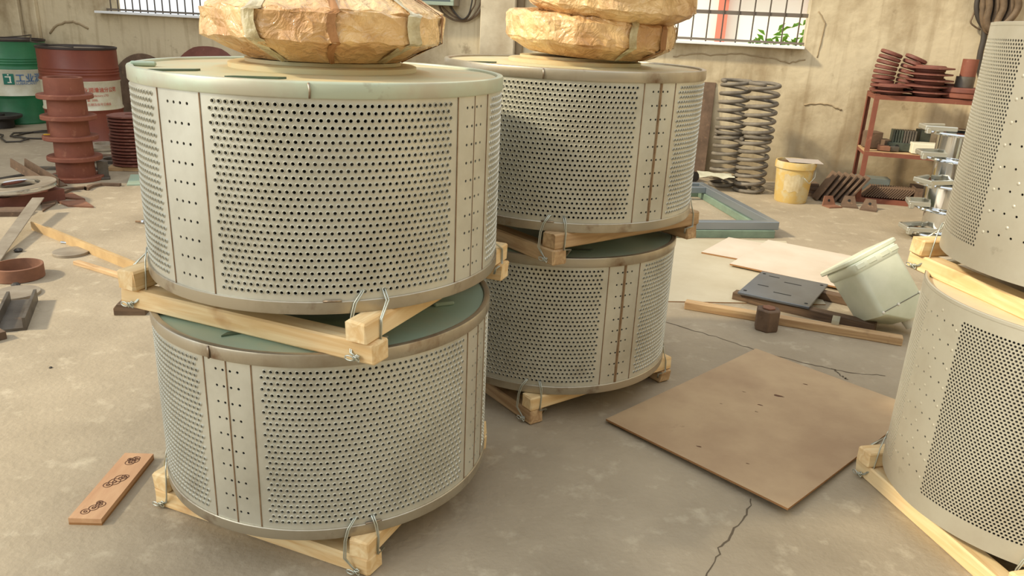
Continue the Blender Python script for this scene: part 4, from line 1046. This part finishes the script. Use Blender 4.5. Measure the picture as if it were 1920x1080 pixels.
# middle shelf
zm = .3915
def sbox(name, label, cat, x, y, z, s, m, rz=0, group=None, bevel=.003):
    b = MB(); b.box((0, 0, s[2] / 2), s); return tag(b.build(name, m, loc=SP(x, y, z), rot=(0, 0, WROT + rz), bevel=bevel), label, cat, group)
sbox('rusty_part', 'rusty brown casting at the left end of the middle shelf', 'casting', .07, .2, zm, (.10, .12, .12), M['rust'], .3)
sbox('rusty_part', 'small rusty block in front on the middle shelf', 'casting', .14, .07, zm, (.09, .07, .035), M['rust_red'], -.2)
sbox('rusty_part', 'low rusty casting between the brown casting and the dark cores', 'casting', .16, .18, zm, (.08, .09, .07), M['rust'], .5)
sbox('grey_offcut', 'small grey offcut on the front of the middle shelf', 'offcut', .205, .08, zm, (.07, .06, .035), M['iron'], .1)
t = thing('iron_core', 'dark green laminated iron core block on the middle shelf', 'iron core', SP(.27, .15, zm), WROT)
b = MB(); b.box((0, 0, .03), (.20, .12, .06)); b.build('base_block', M['part_dark'], t, bevel=.003)
for k in range(9):
    b = MB(); b.box((-.07 + k * .0185, .01, .105), (.013, .10, .09)); b.build('lamination', M['part_dark'] if k < 4 else M['iron'], t)
MB().lathe([(.0001, .0), (.013, 0), (.013, .002), (.0001, .002)], 14, Rx(math.pi / 2)).build('bore', M['black'], t, loc=(-.04, -.06, .035))
sbox('iron_core', 'tall dark iron core standing behind the white box', 'iron core', .42, .22, zm, (.08, .08, .16), M['part_dark'], .3)
sbox('white_box', 'white cardboard box at the front of the middle shelf', 'box', .42, .08, zm, (.20, .14, .075), M['white_box'], 0)
# bottom shelf
zb = .0365
sbox('grey_case', 'grey blue metal case at the back of the bottom shelf', 'case', .14, .27, zb, (.24, .13, .12), M['grey_case'], 0)
plate_me = MB().box((0, 0, .05), (.010, .13, .10)).mesh('slanted_plate', M['rust'], bevel=.0015)
for i in range(17):
    o = obj('rusty_plate', plate_me, None, SP(.055 + i * .0185, .1, zb + .004)); o.rotation_euler = (Rz(WROT) @ Ry(R_(38))).to_euler()
    tag(o, 'rusty plate slanted in the bottom shelf row, %s from the left' % ('first second third fourth fifth sixth seventh eighth ninth tenth eleventh twelfth thirteenth fourteenth fifteenth sixteenth seventeenth'.split()[i]), 'plate', 'row of slanted plates on the bottom shelf')
t = thing('steel_tray', 'open brown steel box at the right of the slanted plates', 'box', SP(.52, .13, zb), WROT)
for c, s in (((0, 0, .005), (.22, .2, .01)), ((0, -.1, .05), (.22, .006, .1)), ((0, .1, .05), (.22, .006, .1)), ((-.11, 0, .05), (.006, .2, .1)), ((.11, 0, .05), (.006, .2, .1))):
    b = MB(); b.box(c, s); b.build('side' if s[2] > .05 else 'base', M['rust'], t)
# plates leaning on the shelf leg
lp = MB().box((0, 0, .12), (.016, .13, .24)).mesh('leaning_plate', M['rust'], bevel=.002)
for i in range(6):
    g = SF + WT * (-.30 + i * .042) + WN * .06
    o = obj('leaning_plate', lp, None, (g.x, g.y, .008)); o.rotation_euler = (Rz(WROT + .15) @ Ry(R_(30 + i * 1.0))).to_euler()
    tag(o, 'rusty thick plate leaning toward the shelf leg, %s from the bucket' % ('first', 'second', 'third', 'fourth', 'fifth', 'last')[i], 'plate', 'plates leaning on the shelf leg')
for i in range(4):
    g = G(1522, 376); b = MB(); b.box((0, 0, .0125), (.20 - i * .02, .1, .025))
    tag(b.build('rusty_bar', M['rust'], loc=(g.x + .03, g.y + .2, i * .0255), rot=(0, 0, WROT + .1 * (i % 2)), bevel=.003), 'short rusty bar behind the bucket, %s in the pile' % ORD[3 - i], 'bar', 'short bars piled behind the bucket')
# brackets on the floor before the shelf
def angle_bracket(label, px, py, rz, m, s=.07):
    g = G(px, py); t = thing('angle_bracket', label, 'bracket', (g.x, g.y, 0), rz, 'rusty brackets on the floor by the shelf')
    b = MB(); b.box((0, 0, .004), (s * 1.6, s * 1.2, .008)); b.build('foot', m, t)
    b = MB(); b.prism([(-s * .8, 0), (s * .8, 0), (s * .5, s), (-s * .5, s)], -.004, .004, T(0, s * .55, .004) @ Rx(math.pi / 2 - .3)); b.build('upstand', m, t)
    MB().lathe([(.0001, .0), (.010, 0), (.010, .0012), (.0001, .0012)], 12, T(0, s * .55, .004) @ Rx(math.pi / 2 - .3) @ T(0, s * .5, .0042)).build('hole', M['black'], t)
angle_bracket('orange rusty bracket with a hole in front of the leaning plates', 1560, 388, .3, M['rust_red'])
angle_bracket('brown bracket lying in the middle before the shelf foot', 1592, 388, -.25, M['rust'])
angle_bracket('brown bracket lying furthest right before the shelf', 1628, 394, -.5, M['rust'])

# chrome door rings stacked
cc = G(1762, 446)
def door_ring(label, loc, rz, tilt, dp=.128):
    t = thing('door_ring', label, 'door ring', loc, (R_(tilt), R_(-tilt * .5), rz), 'chrome washer door rings in a stack')
    MB().lathe([(.135, -dp), (.14, -dp + .002), (.142, .0), (.15, .004), (.205, .010), (.212, .018), (.205, .026), (.165, .03), (.136, .02), (.135, -dp)], 48).build('bowl_ring', M['chrome'], t, smooth=40)
    h = MB(); a = .10
    for p, q2 in (((-.10, -.08, .045), (-.255, -.05, .045)), ((-.255, -.05, .045), (-.235, .07, .045)), ((-.235, .07, .045), (-.08, .11, .045))):
        p, q2 = Vector(p), Vector(q2); d = (q2 - p); an = math.atan2(d.y, d.x); Mx = T(*((p + q2) / 2)) @ Rz(an); h.box((0, 0, 0), (d.length + .02, .024, .028), Mx)
    h.build('hinge_arm', M['cast_alu'], t, bevel=.004)
    h = MB(); h.box((-.245, -.05, .03), (.03, .03, .035)); h.build('hinge_block', M['cast_alu'], t, bevel=.004)
    return t
d0 = None
for i in range(5):
    lab = 'chrome porthole door ring, %s of the stack beside the right drums' % ('bottom one', 'fourth from the top', 'third from the top', 'second from the top', 'topmost')[i]
    loc = (cc.x + (.0, .02, -.01, .015, .0)[i], cc.y, (.02, .1725, .3285, .4845, .6405)[i]); rr = (.1, -.15, .45, -.05, .0)[i]
    if i == 0: door_ring(lab, loc, rr, 0, .02)
    elif d0 is None: d0 = door_ring(lab, loc, rr, 0)
    else: copy_thing(d0, lab, loc, (0, 0, rr))

# ------------------------------------------------------------------ on the wall
e0, e1 = WS(WP(762, 6, .15)), WS(WP(852, 8, .15)); ez = WP(800, 9, .15).z
t = thing('electric_cabinet', 'grey green electric cabinet on the far wall above the bundle', 'cabinet', W((e0 + e1) / 2, 0, ez), WROT)
ew = e1 - e0
b = MB(); b.box((0, -.085, .22), (ew, .15, .44)); b.build('cabinet_body', M['ebox_side'], t, bevel=.004)
for c, s in (((0, -.166, .015), (ew, .014, .03)), ((0, -.166, .425), (ew, .014, .03)), ((-ew / 2 + .015, -.166, .22), (.03, .014, .38)), ((ew / 2 - .015, -.166, .22), (.03, .014, .38))):
    b = MB(); b.box(c, s); b.build('door_frame', M['ebox'], t, bevel=.003)
b = MB(); b.box((0, -.161, .22), (ew - .06, .004, .38)); b.build('door_panel', M['ebox_dark'], t)
def wall_cable(label, pix, r, m, off=.04, name='wall_cable', group='cables hanging below the cabinet'):
    P_ = [WP(x, y, off + .006 * math.sin(i)) for i, (x, y) in enumerate(pix)]
    # smooth through the points
    Q = []
    for i in range(len(P_) - 1):
        p0_, p1_, p2_, p3_ = P_[max(i - 1, 0)], P_[i], P_[i + 1], P_[min(i + 2, len(P_) - 1)]
        for k in range(5):
            u = k / 5; Q.append(.5 * ((2 * p1_) + (p2_ - p0_) * u + (2 * p0_ - 5 * p1_ + 4 * p2_ - p3_) * u * u + (3 * p1_ - p0_ - 3 * p2_ + p3_) * u ** 3))
    Q.append(P_[-1])
    return tag(MB().tube(Q, r, 6).build(name, m, smooth=True), label, 'cable', group)
wall_cable('outermost dusty cable looping below the electric cabinet', [(823, 8), (830, 24), (848, 36), (872, 40), (892, 30), (905, 12), (910, -10), (911, -60)], .009, M['cable_brown'])
wall_cable('second dusty cable looping below the electric cabinet', [(826, 8), (836, 20), (856, 34), (876, 38), (890, 26), (900, 8), (904, -12), (905, -60)], .008, M['cable_brown'], .05)
wall_cable('thin inner cable looping below the electric cabinet', [(842, 8), (848, 22), (862, 34), (874, 36), (884, 20), (892, 0), (894, -60)], .007, M['cable_brown'], .06)
wall_cable('innermost grey cable looping below the electric cabinet', [(844, 8), (852, 22), (866, 36), (878, 28), (884, 8), (886, -10), (887, -60)], .007, M['cable'], .07)
for i in range(9):
    x0 = 1832 + i * 9; lab = 'dark dusty rope hanging on the wall above the shelf, %s from the left' % ('first', 'second', 'third', 'fourth', 'fifth', 'sixth', 'seventh', 'eighth', 'last')[i]
    wall_cable(lab, [(x0 + 6 + i * 2, -70), (x0 + 4, -20), (x0 - 1 + (i % 3) * 3, 12), (x0 + 3 - i * 1.5, 35), (1848 + i * 3, 54 + (i % 2) * 5), (1866 + i * 3, 58)], .020 + .003 * (i % 3), M['cable_brown'] if i % 3 else M['cable'], .05 + .02 * (i % 3), 'hanging_rope', 'ropes hanging on the wall above the shelf')
wall_cable('dark rope end hanging straight down behind the red sleeve', [(1846, 50), (1844, 75), (1838, 100), (1836, 125), (1842, 160)], .022, M['cable'], .05, 'hanging_rope', 'ropes hanging on the wall above the shelf')
wall_cable('thin loose wire curling beside the hanging ropes', [(1834, 5), (1824, 30), (1820, 42), (1828, 50), (1838, 56)], .006, M['cable_brown'], .04, 'loose_wire', None)
